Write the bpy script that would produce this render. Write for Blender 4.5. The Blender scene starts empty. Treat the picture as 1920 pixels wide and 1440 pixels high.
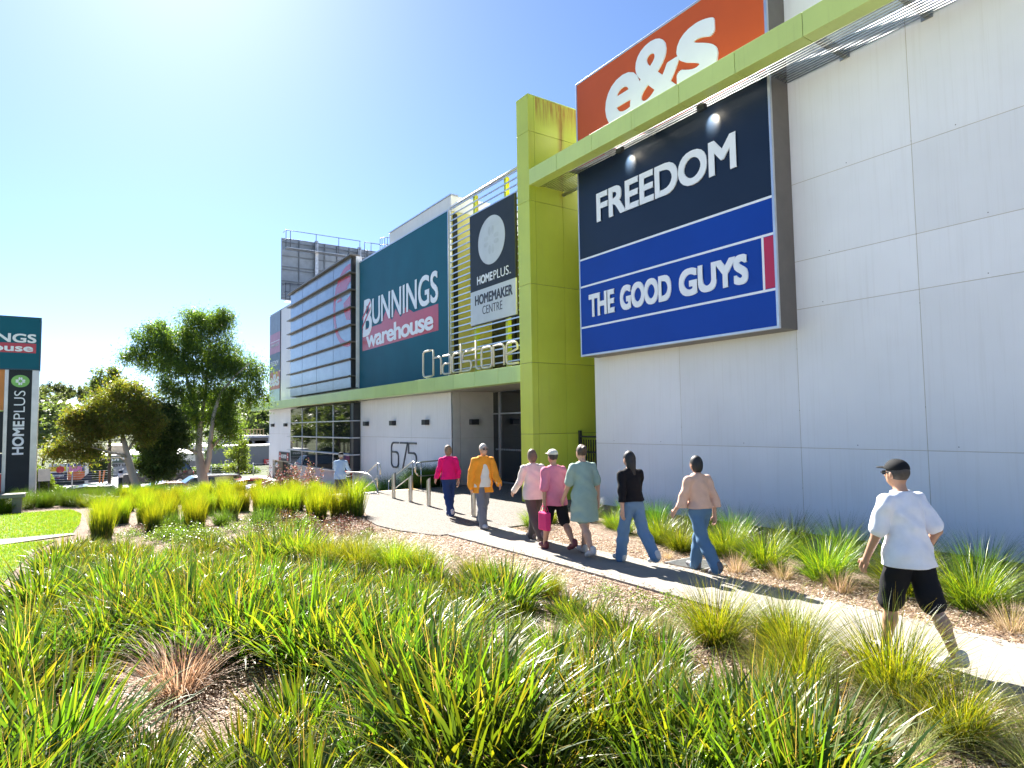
import bpy, math, random
import numpy as np
from mathutils import Vector, Matrix

# ---------------------------------------------------------------- camera, sky, sun, exposure
SC = bpy.context.scene
COL = SC.collection
R = math.radians
H = 2.15                                   # eye height over the path
YAW, PITCH, ROLL, FPX = R(33.98517673), R(3.57945342), R(-0.8247825), 1211.409
SUN_EL, SUN_AZ = 40.5, 5.5                 # azimuth from +Y towards +X

def cam_axes():
    cy, sy, cp, sp = math.cos(YAW), math.sin(YAW), math.cos(PITCH), math.sin(PITCH)
    f = Vector((sy*cp, cy*cp, sp)); r = Vector((cy, -sy, 0)); u = r.cross(f)
    cr, sr = math.cos(ROLL), math.sin(ROLL)
    return cr*r + sr*u, -sr*r + cr*u, f
CR, CU, CF = cam_axes()
cd = bpy.data.cameras.new('camera'); cam = bpy.data.objects.new('camera', cd); COL.objects.link(cam)
m = Matrix((CR, CU, -CF)).transposed().to_4x4(); m.translation = (0, 0, H); cam.matrix_world = m
cd.sensor_width = 36; cd.lens = FPX/1920*36; cd.clip_start = 0.05; cd.clip_end = 4000
SC.camera = cam
SC.render.resolution_x, SC.render.resolution_y = 1024, 768

W = bpy.data.worlds.new('World'); SC.world = W; W.use_nodes = True
nt = W.node_tree; bg = nt.nodes['Background']
sky = nt.nodes.new('ShaderNodeTexSky'); sky.sky_type = 'NISHITA'; sky.sun_disc = False
sky.sun_elevation = R(SUN_EL); sky.sun_rotation = R(SUN_AZ)
sky.altitude = 0; sky.air_density = .65; sky.dust_density = .24; sky.ozone_density = 6.0
nt.links.new(sky.outputs[0], bg.inputs[0]); bg.inputs[1].default_value = 0.05
sd = bpy.data.lights.new('sun', 'SUN'); sd.energy = 5.0; sd.angle = R(0.55); sd.color = (1.0, 0.95, 0.88)
so = bpy.data.objects.new('sun', sd); COL.objects.link(so); so.location = (0, 0, 60)
SD = Vector((math.sin(R(SUN_AZ))*math.cos(R(SUN_EL)), math.cos(R(SUN_AZ))*math.cos(R(SUN_EL)), math.sin(R(SUN_EL))))
so.rotation_euler = SD.to_track_quat('Z', 'Y').to_euler()
vs = SC.view_settings; vs.view_transform = 'Standard'; vs.look = 'None'; vs.gamma = 1; vs.use_curve_mapping = False
vs.exposure = 2.37
cy = SC.cycles; cy.use_denoising = True; cy.max_bounces = 7; cy.diffuse_bounces = 4; cy.glossy_bounces = 3
cy.transmission_bounces = 3; cy.caustics_reflective = False; cy.caustics_refractive = False
cy.sample_clamp_indirect = 8

rng = np.random.default_rng(11); random.seed(5)

def ray(px, py):
    return CR*((px-960)/FPX) + CU*((720-py)/FPX) + CF
def at(px, py, Y):                         # the point at depth Y that the photograph shows there
    d = ray(px, py); t = Y/d.y
    return Vector((d.x*t, Y, H+d.z*t))
def atX(px, py, X):
    d = ray(px, py); t = X/d.x
    return Vector((X, d.y*t, H+d.z*t))

# ---------------------------------------------------------------- materials
def lin(r, g, b):
    f = lambda c: (c/255/12.92) if c/255 <= .04045 else ((c/255+.055)/1.055)**2.4
    return (f(r), f(g), f(b))
MATS = {}
class NT:
    def __init__(s, name):
        s.m = bpy.data.materials.new(name); s.m.use_nodes = True; s.t = s.m.node_tree
        s.b = s.t.nodes['Principled BSDF']; s.o = s.t.nodes['Material Output']; s.co = None
    def n(s, typ, **kw):
        x = s.t.nodes.new(typ)
        for k, v in kw.items():
            if k.startswith('i_'): x.inputs[k[2:].replace('_', ' ')].default_value = v
            else: setattr(x, k, v)
        return x
    def l(s, a, b): s.t.links.new(a, b)
    def pos(s):
        if s.co is None: s.co = s.n('ShaderNodeNewGeometry').outputs['Position']
        return s.co
    def noise(s, scale=5, detail=4, stretch=None, rough=.55, src=None):
        v = src or s.pos()
        if stretch:
            mp = s.n('ShaderNodeMapping'); mp.inputs['Scale'].default_value = stretch; s.l(v, mp.inputs[0]); v = mp.outputs[0]
        x = s.n('ShaderNodeTexNoise'); x.inputs['Scale'].default_value = scale; x.inputs['Detail'].default_value = detail
        x.inputs['Roughness'].default_value = rough; s.l(v, x.inputs['Vector']); return x.outputs['Fac']
    def ramp(s, fac, stops):
        x = s.n('ShaderNodeValToRGB'); cr = x.color_ramp
        while len(cr.elements) < len(stops): cr.elements.new(.5)
        for e, (p, c) in zip(cr.elements, stops): e.position = p; e.color = (*c, 1) if len(c) == 3 else c
        s.l(fac, x.inputs[0]); return x.outputs[0]
    def mix(s, fac, a, b, mode='MIX'):
        x = s.n('ShaderNodeMix', data_type='RGBA', blend_type=mode)
        for sock, v in ((x.inputs[0], fac), (x.inputs[6], a), (x.inputs[7], b)):
            if hasattr(v, 'is_linked') or hasattr(v, 'node'): s.l(v, sock)
            elif isinstance(v, (int, float)): sock.default_value = v
            else: sock.default_value = (*v, 1) if len(v) == 3 else v
        return x.outputs[2]
    def math(s, op, a, b=0.0, clamp=False):
        x = s.n('ShaderNodeMath', operation=op, use_clamp=clamp)
        for sock, v in ((x.inputs[0], a), (x.inputs[1], b)):
            if hasattr(v, 'node'): s.l(v, sock)
            else: sock.default_value = v
        return x.outputs[0]
    def bump(s, h, strength=.3, dist=.01):
        x = s.n('ShaderNodeBump'); x.inputs['Strength'].default_value = strength; x.inputs['Distance'].default_value = dist
        s.l(h, x.inputs['Height']); s.l(x.outputs[0], s.b.inputs['Normal'])
    def color(s, c):
        if hasattr(c, 'node'): s.l(c, s.b.inputs['Base Color'])
        else: s.b.inputs['Base Color'].default_value = (*c, 1)
def P(name, col, rough=.5, metal=0.0, var=.12, scale=3.0, bump=0.0, bscale=40, spec=.5, coat=0.0, stretch=None):
    if name in MATS: return MATS[name]
    a = NT(name); a.b.inputs['Roughness'].default_value = rough; a.b.inputs['Metallic'].default_value = metal
    a.b.inputs['Specular IOR Level'].default_value = spec; a.b.inputs['Coat Weight'].default_value = coat
    f = a.noise(scale, 5, stretch)
    lo = tuple(max(0, c*(1-var)) for c in col); hi = tuple(min(1, c*(1+var)) for c in col)
    a.color(a.ramp(f, [(.3, lo), (.7, hi)]))
    if bump: a.bump(a.noise(bscale, 3), bump, .004)
    MATS[name] = a.m; return a.m

def concrete(name, col, warm, streak=.19):
    a = NT(name); a.b.inputs['Roughness'].default_value = .62; a.b.inputs['Specular IOR Level'].default_value = .35
    big = a.noise(.45, 4); st = a.noise(2.4, 5, (1, 7, .22)); fine = a.noise(38, 3)
    c1 = a.ramp(big, [(.3, tuple(c*.93 for c in col)), (.72, tuple(min(1, c*1.04) for c in col))])
    dirt = a.ramp(st, [(.52, (0, 0, 0)), (.86, (1, 1, 1))])
    g_ = a.n('ShaderNodeNewGeometry'); pan = a.math('ADD', a.math('MULTIPLY', g_.outputs['Random Per Island'], .09), .93)
    c1 = a.mix(1.0, c1, pan, 'MULTIPLY')
    run = a.ramp(a.noise(7, 3, (1, 9, .10)), [(.60, (0, 0, 0)), (.74, (1, 1, 1))])
    c1 = a.mix(a.math('MULTIPLY', a.math('MULTIPLY', run, big), streak*1.1), c1, warm)
    c2 = a.mix(a.math('MULTIPLY', dirt, streak), c1, warm)
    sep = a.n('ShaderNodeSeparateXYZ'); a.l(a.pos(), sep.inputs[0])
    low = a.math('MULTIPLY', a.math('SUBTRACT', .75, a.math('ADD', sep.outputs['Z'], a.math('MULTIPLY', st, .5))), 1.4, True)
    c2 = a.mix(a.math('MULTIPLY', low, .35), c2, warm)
    a.color(c2); a.bump(fine, .12, .003); MATS[name] = a.m; return a.m
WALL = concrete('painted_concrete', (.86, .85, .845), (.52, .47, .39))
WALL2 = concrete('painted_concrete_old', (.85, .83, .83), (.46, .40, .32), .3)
JOINT = P('sealant', (.50, .45, .36), .8)
def lime_mat(name, col, rust=False):
    a = NT(name); a.b.inputs['Roughness'].default_value = .34; a.b.inputs['Specular IOR Level'].default_value = .5
    f = a.noise(.9, 3); st = a.noise(3, 4, (3, 6, .25))
    c = a.ramp(f, [(.3, tuple(v*.94 for v in col)), (.7, tuple(min(1, v*1.05) for v in col))])
    c = a.mix(a.math('MULTIPLY', a.ramp(st, [(.55, (0, 0, 0)), (.85, (1, 1, 1))]), .22), c, (.30, .33, .12))
    g_ = a.n('ShaderNodeNewGeometry'); c = a.mix(1.0, c, a.math('ADD', a.math('MULTIPLY', g_.outputs['Random Per Island'], .12), .92), 'MULTIPLY')
    a.bump(a.noise(1.6, 2), .10, .03)
    if rust:                                # rust running down from the coping of the pier
        sep = a.n('ShaderNodeSeparateXYZ'); a.l(a.pos(), sep.inputs[0])
        zt = a.math('MULTIPLY', a.math('SUBTRACT', sep.outputs['Z'], 10.5), 1.7, True)
        nz = a.noise(6, 5, (2.2, 2.2, .22))
        near = a.math('SUBTRACT', 1.0, a.math('MULTIPLY', a.math('ABSOLUTE', a.math('SUBTRACT', sep.outputs['X'], 11.40)), 7.0), True)
        near = a.math('MULTIPLY', near, a.math('MULTIPLY', a.math('SUBTRACT', sep.outputs['Z'], 8.2), 1.0, True))
        k = a.math('MULTIPLY', a.math('ADD', zt, near), a.ramp(nz, [(.28, (.1, .1, .1)), (.58, (1, 1, 1))]), True)
        behind = a.math('GREATER_THAN', sep.outputs['X'], 10.5)
        c = a.mix(a.math('MULTIPLY', a.math('MULTIPLY', k, behind), .72), c, (.30, .075, .008))
    a.color(c); MATS[name] = a.m; return a.m
LIME = lime_mat('lime_panel', (.58, .70, .20))
LIMER = lime_mat('lime_panel_rusted', (.56, .63, .06), True)
LIMEP = lime_mat('pale_lime_panel', (.50, .66, .22))
YELL = P('pale_yellow_render', (.62, .56, .20), .6, var=.08)
DARK = P('dark_metal', (.035, .037, .04), .4, .3)
STEEL = P('galvanised_steel', (.42, .43, .44), .42, .85, var=.2, scale=8)
STAIN = P('stainless_steel', (.58, .56, .53), .28, .95, var=.08, scale=12)
ALU = P('aluminium', (.60, .60, .62), .35, .8, var=.06)
BROWN = P('bronze_case', (.16, .135, .115), .45, .2, var=.1)
WHITE = P('white_vinyl', (.86, .87, .88), .4, var=.02)
WHITEM = P('white_metal', (.78, .77, .74), .4, .1, var=.08)
NAVY = P('navy_sign_face', (.007, .016, .038), .4, var=.15, scale=.5, spec=.35)
BLUE = P('blue_sign_face', (.003, .048, .33), .42, var=.08, scale=.6, spec=.25)
ORNG = P('orange_sign_face', (.58, .095, .018), .45, var=.06, scale=.7, spec=.25)
REDV = P('red_vinyl', (.50, .035, .045), .3, var=.05)
PINKR = P('crimson_vinyl', (.50, .015, .06), .3, var=.05)
TEAL = P('teal_banner', (.006, .105, .150), .5, var=.08, scale=.8, spec=.18)
CHAR = P('charcoal_banner', (.022, .026, .028), .5, var=.12, spec=.25)
OFFW = P('off_white_banner', (.55, .58, .60), .45, var=.05)
BLACK = P('black_vinyl', (.02, .02, .022), .4)
GREYV = P('grey_numeral_metal', (.10, .11, .125), .4, .2)
REDFILM = P('red_window_film', (.48, .05, .075), .25, var=.06)
CREAM = P('cream_letter_paint', (.66, .62, .50), .35, var=.06)
def glass_mat(name, col, rough=.03):
    a = NT(name); a.color(col); a.b.inputs['Roughness'].default_value = rough; a.b.inputs['Specular IOR Level'].default_value = .9
    a.b.inputs['IOR'].default_value = 1.6
    f = a.noise(.35, 2); a.bump(f, .06, .02); MATS[name] = a.m; return a.m
GLASSD = glass_mat('dark_glass', (.010, .013, .016))
GLASSC = glass_mat('car_glass', (.03, .045, .05))
def film_mat():
    a = NT('frosted_window_film'); a.b.inputs['Roughness'].default_value = .16; a.b.inputs['Specular IOR Level'].default_value = .8
    f = a.noise(.6, 3, (1, 1, 2.2)); a.color(a.ramp(f, [(.3, (.15, .18, .23)), (.7, (.235, .27, .33))])); return a.m
FILM = film_mat()

def leaf_mat(name, trans=.45, tint=(1.5, 1.45, .7), rough=.42, spec=.4):
    a = NT(name); at_ = a.n('ShaderNodeAttribute', attribute_name='Col'); c = at_.outputs['Color']
    oi = a.n('ShaderNodeObjectInfo'); hs = a.n('ShaderNodeHueSaturation')
    a.l(a.math('ADD', a.math('MULTIPLY', oi.outputs['Random'], .045), .4775), hs.inputs['Hue'])
    a.l(a.math('ADD', a.math('MULTIPLY', oi.outputs['Random'], .45), .78), hs.inputs['Value']); a.l(c, hs.inputs['Color'])
    a.l(hs.outputs[0], a.b.inputs['Base Color']); a.b.inputs['Roughness'].default_value = rough
    a.b.inputs['Specular IOR Level'].default_value = spec
    tr = a.n('ShaderNodeBsdfTranslucent'); a.l(a.mix(1.0, hs.outputs[0], tint, 'MULTIPLY'), tr.inputs[0])
    mx = a.n('ShaderNodeMixShader'); mx.inputs[0].default_value = trans
    a.l(a.b.outputs[0], mx.inputs[1]); a.l(tr.outputs[0], mx.inputs[2]); a.l(mx.outputs[0], a.o.inputs[0])
    MATS[name] = a.m; return a.m
LEAF = leaf_mat('grass_blade', .46, (1.9, 1.65, .45), .36, .5)
LEAFT = leaf_mat('tree_leaf', .45, (1.9, 1.9, .55), .45, .4)
LEAFR = leaf_mat('red_leaf', .35, (1.25, 1.15, .9), .5, .3)
LEAFD = leaf_mat('dry_leaf', .35, (1.3, 1.15, .95), .6, .3)

# ---------------------------------------------------------------- meshes and objects
def link(name, me, parent=None, mat=None):
    o = bpy.data.objects.new(name, me); COL.objects.link(o)
    if me is not None:
        me.name = name
        for q in (mat if isinstance(mat, (list, tuple)) else [mat] if mat else []): me.materials.append(q)
    if parent is not None: o.parent = parent
    return o
def tag(o, label=None, cat=None, group=None, kind=None):
    if label: o['label'] = label
    if cat: o['category'] = cat
    if group: o['group'] = group
    if kind: o['kind'] = kind
    return o
def thing(name, loc, label, cat, group=None, rz=0.0):
    o = bpy.data.objects.new(name, None); COL.objects.link(o); o.location = loc; o.rotation_euler[2] = rz
    o.empty_display_size = .2
    return tag(o, label, cat, group)
def copy_tree(o, parent=None):
    c = o.copy(); COL.objects.link(c)
    if parent is not None: c.parent = parent
    for ch in list(o.children): copy_tree(ch, c)
    return c
def npmesh(name, V, F, col=None, smooth=False):
    V = np.asarray(V, np.float32); F = np.asarray(F, np.int32); n, k = F.shape
    me = bpy.data.meshes.new(name)
    me.vertices.add(len(V)); me.vertices.foreach_set('co', V.ravel())
    me.loops.add(n*k); me.loops.foreach_set('vertex_index', F.ravel())
    me.polygons.add(n); me.polygons.foreach_set('loop_start', np.arange(0, n*k, k, dtype=np.int32))
    me.update(calc_edges=True)
    if col is not None:
        a = me.color_attributes.new('Col', 'FLOAT_COLOR', 'POINT')
        a.data.foreach_set('color', np.hstack([col, np.ones((len(col), 1))]).astype(np.float32).ravel())
    if smooth: me.polygons.foreach_set('use_smooth', np.ones(n, bool))
    return me
class MB:
    """collects boxes, tubes and prisms; build() links them as ONE mesh object"""
    def __init__(s): s.v = []; s.f = []; s.sm = []
    def add(s, vs, fs, smooth=False):
        b = len(s.v); s.v += [tuple(v) for v in vs]; s.f += [tuple(i+b for i in f) for f in fs]; s.sm += [smooth]*len(fs); return s
    def box(s, x0, x1, y0, y1, z0, z1):
        x0, x1 = min(x0, x1), max(x0, x1); y0, y1 = min(y0, y1), max(y0, y1); z0, z1 = min(z0, z1), max(z0, z1)
        return s.add([(x0,y0,z0),(x1,y0,z0),(x1,y1,z0),(x0,y1,z0),(x0,y0,z1),(x1,y0,z1),(x1,y1,z1),(x0,y1,z1)],
                     [(0,3,2,1),(4,5,6,7),(0,1,5,4),(1,2,6,5),(2,3,7,6),(3,0,4,7)])
    def tube(s, pts, r, n=8, closed=False):
        pts = [Vector(p) for p in pts]; rs = r if isinstance(r, (list, tuple)) else [r]*len(pts)
        vs = []; fs = []; N = len(pts); prev = None
        for i, p in enumerate(pts):
            if closed: d = pts[(i+1) % N]-pts[i-1]
            else: d = pts[min(i+1, N-1)]-pts[max(i-1, 0)]
            d.normalize()
            if prev is None: a = d.orthogonal().normalized()
            else: a = (prev-d*prev.dot(d)).normalized()
            prev = a; b = d.cross(a)
            for k in range(n):
                t = 2*math.pi*k/n; vs.append(p+(a*math.cos(t)+b*math.sin(t))*rs[i])
        M = N if closed else N-1
        for i in range(M):
            j = (i+1) % N
            for k in range(n):
                fs.append((i*n+k, i*n+(k+1) % n, j*n+(k+1) % n, j*n+k))
        s.add(vs, fs, True)
        if not closed:
            b0 = len(s.v)-len(vs)
            s.f.append(tuple(b0+k for k in reversed(range(n)))); s.f.append(tuple(b0+(N-1)*n+k for k in range(n))); s.sm += [False, False]
        return s
    def prism(s, outline, off):             # a planar polygon swept along the vector off
        n = len(outline); o = Vector(off); a = [Vector(p) for p in outline]
        return s.add(a+[p+o for p in a], [tuple(range(n))[::-1], tuple(range(n, 2*n))]+[(i, (i+1) % n, n+(i+1) % n, n+i) for i in range(n)])
    def lathe(s, prof, c=(0, 0, 0), n=16):
        vs = []; fs = []
        for r_, z in prof:
            for k in range(n): t = 2*math.pi*k/n; vs.append((c[0]+r_*math.cos(t), c[1]+r_*math.sin(t), c[2]+z))
        for i in range(len(prof)-1):
            for k in range(n): fs.append((i*n+k, i*n+(k+1) % n, (i+1)*n+(k+1) % n, (i+1)*n+k))
        return s.add(vs, fs, True)
    def build(s, name, mat, parent=None, bevel=0.0, local=False, seg=2):
        off = Vector((0, 0, 0)) if (local or parent is None) else world_loc(parent)
        me = bpy.data.meshes.new(name); me.from_pydata([tuple(Vector(v)-off) for v in s.v], [], s.f)
        me.polygons.foreach_set('use_smooth', s.sm); me.update()
        o = link(name, me, parent, mat)
        if bevel:
            b = o.modifiers.new('edge', 'BEVEL'); b.width = bevel; b.segments = seg; b.limit_method = 'ANGLE'; b.angle_limit = R(40)
        return o
def world_loc(o):
    l = Vector((0, 0, 0))
    while o is not None: l = l+o.location; o = o.parent
    return l
def single(name, mb, mat, label, cat, group=None, loc=None, bevel=0.0):   # a thing that is one mesh
    if loc is None: loc = Vector((sum(v[0] for v in mb.v)/len(mb.v), sum(v[1] for v in mb.v)/len(mb.v), min(v[2] for v in mb.v)))
    loc = Vector(loc); mb.v = [tuple(Vector(v)-loc) for v in mb.v]
    o = mb.build(name, mat, bevel=bevel); o.location = loc
    return tag(o, label, cat, group)

def glyphs(txt, bold=0.0, shear=0.0, depth=.01, spacing=1.0, res=5):
    cu = bpy.data.curves.new('glyphs', 'FONT'); cu.body = txt; cu.size = 1; cu.offset = bold; cu.shear = shear
    cu.extrude = depth/2; cu.space_character = spacing; cu.resolution_u = res
    o = bpy.data.objects.new('glyphs', cu); COL.objects.link(o)
    dg = bpy.context.evaluated_depsgraph_get(); ev = o.evaluated_get(dg); me = ev.to_mesh()
    V = [Vector(v.co) for v in me.vertices]; F = [tuple(p.vertices) for p in me.polygons]
    ev.to_mesh_clear(); bpy.data.objects.remove(o); bpy.data.curves.remove(cu)
    return V, F
def put_text(mb, txt, org, ux, uy, un, w, h, bold=0.0, shear=0.0, depth=.01, spacing=1.0):
    """lettering; a bold weight is the outline dilated by laying it round a small circle"""
    if bold <= 0: return put_glyphs(mb, txt, org, ux, uy, un, w, h, bold, shear, depth, spacing)
    V, F = glyphs(txt, 0, shear, depth, spacing)
    xw = max(v.x for v in V)-min(v.x for v in V); yw = max(v.y for v in V)-min(v.y for v in V)
    bx, by = bold/(xw+2*bold)*w, bold/(yw+2*bold)*h; n = 16; sq = shear == 0 and txt.isupper()
    for i in range(n+1):
        a = 2*math.pi*i/n; q = (math.cos(a), math.sin(a)) if i < n else (0, 0)
        if sq and i < n: mx = max(abs(q[0]), abs(q[1])); q = (q[0]/mx, q[1]/mx)
        o = Vector(org)+Vector(ux)*(bx+bx*q[0])+Vector(uy)*(by+by*q[1])
        put_glyphs(mb, txt, o, ux, uy, un, w-2*bx, h-2*by, 0, shear, depth+.0003*i, spacing, (V, F))
def put_glyphs(mb, txt, org, ux, uy, un, w, h, bold=0.0, shear=0.0, depth=.01, spacing=1.0, vf=None):
    """fits the text's bounding box into w x h at org, along the unit vectors ux (reading), uy (up), un (outwards)"""
    V, F = vf or glyphs(txt, bold, shear, depth, spacing)
    x0 = min(v.x for v in V); x1 = max(v.x for v in V); y0 = min(v.y for v in V); y1 = max(v.y for v in V)
    org, ux, uy, un = map(Vector, (org, ux, uy, un))
    mb.add([org+ux*((v.x-x0)/(x1-x0)*w)+uy*((v.y-y0)/(y1-y0)*h)+un*(depth if v.z > 0 else 0) for v in V], F)
def facade_text(mb, txt, X, Yl, Yr, z0, z1, **k):       # reads from Yl (far) to Yr (near) on a wall facing -X
    put_text(mb, txt, (X, Yl, z0), (0, -1, 0), (0, 0, 1), (-1, 0, 0), Yl-Yr, z1-z0, **k)

def sstep(a, b, x):
    t = np.clip((np.asarray(x, float)-a)/(b-a), 0, 1); return t*t*(3-2*t)
def zg(x, y):                                           # the lie of the land
    x = np.asarray(x, float); y = np.asarray(y, float)
    a = -1.9*sstep(22.5, 31, y)
    b = -.65*sstep(20.2, 24, y)-.6*sstep(26, 46, y); b = b+(-1.9-b)*sstep(48, 56, y)
    k = sstep(22, 29, y); w = sstep(4.6+3.6*k, 8+2.2*k, x)
    z = a*(1-w)+b*w
    z = z+19*sstep(120, 420, y)*(1-.35*sstep(0, 260, x))*(1+.12*np.sin(x*.021+y*.013))
    return z
def zgf(x, y): return float(zg(x, y))
# ---------------------------------------------------------------- ground, paths, car park
def sheet(name, xs, ys, dz, mat, keep=None, kind='structure'):
    X, Y = np.meshgrid(xs, ys, indexing='ij'); Z = zg(X, Y)+dz; nx, ny = X.shape
    V = np.stack([X.ravel(), Y.ravel(), Z.ravel()], 1); I = np.arange(nx*ny).reshape(nx, ny)
    F = np.stack([I[:-1, :-1], I[1:, :-1], I[1:, 1:], I[:-1, 1:]], -1).reshape(-1, 4)
    if keep is not None:
        c = V[F].mean(1); F = F[keep(c[:, 0], c[:, 1])]
    return tag(link(name, npmesh(name, V, F, smooth=True), None, mat), kind=kind)
def mulch_mat():
    a = NT('bark_mulch'); a.b.inputs['Roughness'].default_value = .9; a.b.inputs['Specular IOR Level'].default_value = .2
    v = a.n('ShaderNodeTexVoronoi'); v.inputs['Scale'].default_value = 34; v.inputs['Randomness'].default_value = 1
    mp = a.n('ShaderNodeMapping'); mp.inputs['Scale'].default_value = (1, 1.7, 1); mp.inputs['Rotation'].default_value = (0, 0, .6)
    a.l(a.pos(), mp.inputs[0]); a.l(mp.outputs[0], v.inputs['Vector'])
    sp = a.n('ShaderNodeSeparateColor'); a.l(v.outputs['Color'], sp.inputs[0])
    c = a.ramp(sp.outputs[0], [(0, (.05, .03, .018)), (.35, (.14, .09, .06)), (.7, (.25, .18, .13)), (1, (.40, .33, .27))])
    c = a.mix(a.ramp(a.noise(1.1, 4), [(.35, (0, 0, 0)), (.7, (.5, .5, .5))]), c, (.19, .135, .095))
    a.color(c); a.bump(v.outputs['Distance'], .9, .02); return a.m
def agg_mat():
    a = NT('exposed_aggregate'); a.b.inputs['Roughness'].default_value = .85; a.b.inputs['Specular IOR Level'].default_value = .08
    v = a.n('ShaderNodeTexVoronoi'); v.inputs['Scale'].default_value = 55; a.l(a.pos(), v.inputs['Vector'])
    sp = a.n('ShaderNodeSeparateColor'); a.l(v.outputs['Color'], sp.inputs[0])
    c = a.ramp(sp.outputs[1], [(0, (.05, .043, .036)), (.45, (.14, .125, .108)), (1, (.30, .275, .24))])
    c = a.mix(a.math('MULTIPLY', a.noise(.9, 4), .7), c, (.16, .148, .132))
    a.color(c); a.bump(v.outputs['Distance'], .5, .006); return a.m
def path_mat():
    a = NT('pale_concrete'); a.b.inputs['Roughness'].default_value = .85; a.b.inputs['Specular IOR Level'].default_value = .1
    c = a.ramp(a.noise(1.3, 5), [(.3, (.225, .21, .183)), (.7, (.28, .262, .23))])
    c = a.mix(a.math('MULTIPLY', a.ramp(a.noise(130, 2), [(.45, (0, 0, 0)), (.75, (1, 1, 1))]), .45), c, (.17, .15, .12))
    st = a.ramp(a.noise(3.1, 6), [(.56, (0, 0, 0)), (.72, (1, 1, 1))]); c = a.mix(a.math('MULTIPLY', st, .22), c, (.17, .15, .12))
    a.color(c); a.bump(a.noise(90, 2), .25, .004); return a.m
MULCH, AGG, PATHM = mulch_mat(), agg_mat(), path_mat()
ASPH = P('asphalt', (.16, .16, .16), .7, spec=.3, var=.2, scale=2, bump=.3, bscale=60)
SOIL = P('dry_grass_soil', (.09, .105, .06), .95, var=.35, scale=.2, spec=.08)
LAWNM = P('lawn_turf', (.11, .19, .022), .9, var=.5, scale=1.3, bump=.6, bscale=120)

gx = np.concatenate([np.linspace(-700, -45, 30), np.linspace(-40, 40, 81), np.linspace(45, 700, 30)])
gy = np.concatenate([np.linspace(-300, -12, 8), np.linspace(-10, 60, 71), np.linspace(64, 140, 16), np.linspace(150, 900, 50)])
sheet('ground', gx, gy, -.012, SOIL)
def plaza_left(y): return np.interp(y, [10.9, 11.6, 12.4, 13.3, 14.2, 15.2, 16.5, 18, 20, 22], [6.1, 5.75, 5.5, 5.42, 5.55, 5.9, 6.3, 6.7, 7.1, 7.3])
def plaza_right(y): return np.interp(y, [10.9, 11.4, 12.5, 13.6, 14.0], [7.4, 8.1, 9.7, 11.2, 12.9])
def path_l(y): return np.interp(y, [-6, 1.9, 5.2, 8, 11.3], [5.9, 5.86, 6.12, 6.12, 6.05])
def path_r(y): return np.interp(y, [-6, 2.4, 6, 9.2, 11.3], [7.42, 7.38, 7.42, 7.2, 7.45])
bys = np.linspace(-3, 26, 140)
def lawn_edge(y): return np.interp(y, [9, 11.2, 14.2, 15.7, 16.4, 18, 20, 21.5], [-1.0, -.85, -.62, -.25, -.02, .12, .16, -.1])
sheet('garden_bed', np.linspace(-40, 12.6, 220), bys, .004, MULCH)
def strip(name, fl, fr, ys, z, mat, thick=.05, nx=2):
    mb = MB(); ys = list(ys)
    L = [(float(fl(y)), y, z) for y in ys]; Rr = [(float(fr(y)), y, z) for y in ys]; n = len(ys); b = Vector((0, 0, -thick))
    V = L+Rr+[tuple(Vector(p)+b) for p in L]+[tuple(Vector(p)+b) for p in Rr]; F = []
    for i in range(n-1):
        F += [(i, n+i, n+i+1, i+1), (2*n+i, i, i+1, 2*n+i+1), (n+i, 3*n+i, 3*n+i+1, n+i+1)]
    F += [(0, 2*n, 3*n, n), (n-1, 2*n-1, 4*n-1, 3*n-1)]
    mb.add(V, F); return tag(mb.build(name, mat), kind='structure')
def cutpath():                                            # the path in bays with saw cuts between them
    mb = MB(); edges = [-6, -4.4, -2.8, -1.2, .45, 2.1, 3.75, 5.4, 7.05, 8.7, 10.3, 11.32]
    for a, b in zip(edges[:-1], edges[1:]):
        ys = np.linspace(a+.004, b-.004, 5); n = 5
        L = [(float(path_l(y)), y, .034) for y in ys]; Q = [(float(path_r(y)), y, .034) for y in ys]
        V = L+Q+[(p[0], p[1], -.03) for p in L]+[(p[0], p[1], -.03) for p in Q]; F = []
        for i in range(n-1): F += [(i, n+i, n+i+1, i+1), (2*n+i, i, i+1, 2*n+i+1), (n+i, 3*n+i, 3*n+i+1, n+i+1)]
        mb.add(V, F+[(0, 2*n, 3*n, n), (n-1, 2*n-1, 4*n-1, 3*n-1)])
    tag(mb.build('footpath', PATHM), kind='structure')
cutpath()
strip('plaza_paving', plaza_left, plaza_right, [11.33, 11.5, 11.7, 12, 12.4, 12.9, 13.3, 13.7, 14.2, 14.7, 15.2, 15.8, 16.5, 17.2, 18, 19, 20.15], .030, AGG)
dx = np.linspace(6.4, 11.2, 14); dy = np.linspace(20.2, 50, 50)
sheet('driveway', dx, dy, .012, P('driveway_concrete', (.30, .29, .27), .8, var=.15))
strip('tactile_strip', lambda y: 8.3, lambda y: 9.5, [19.75, 20.1], .036, P('yellow_tactile_tile', (.55, .33, .06), .6))
def lawn_sheet():
    mb = MB()
    def bandl(ys):
        n = len(ys); V = []; F = []
        for y in ys: V += [(-40, y, .02), (float(lawn_edge(y)), y, .02)]
        for i in range(n-1): F.append((2*i, 2*i+1, 2*i+3, 2*i+2))
        mb.add(V, F)
    bandl(np.linspace(9.6, 15.62, 24)); bandl(np.linspace(16.42, 21.4, 24))
    tag(mb.build('lawn', LAWNM), kind='structure')
lawn_sheet()
def lawn_path():
    mb = MB(); mb.add([(-40, 13.6, .026), (-1.2, 15.62, .026), (.05, 16.2, .026), (-.05, 16.45, .026), (-1.2, 16.40, .026), (-40, 14.6, .026)], [(0, 1, 2, 3, 4, 5)])
    tag(mb.build('garden_path', PATHM), kind='structure')
lawn_path()
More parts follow.
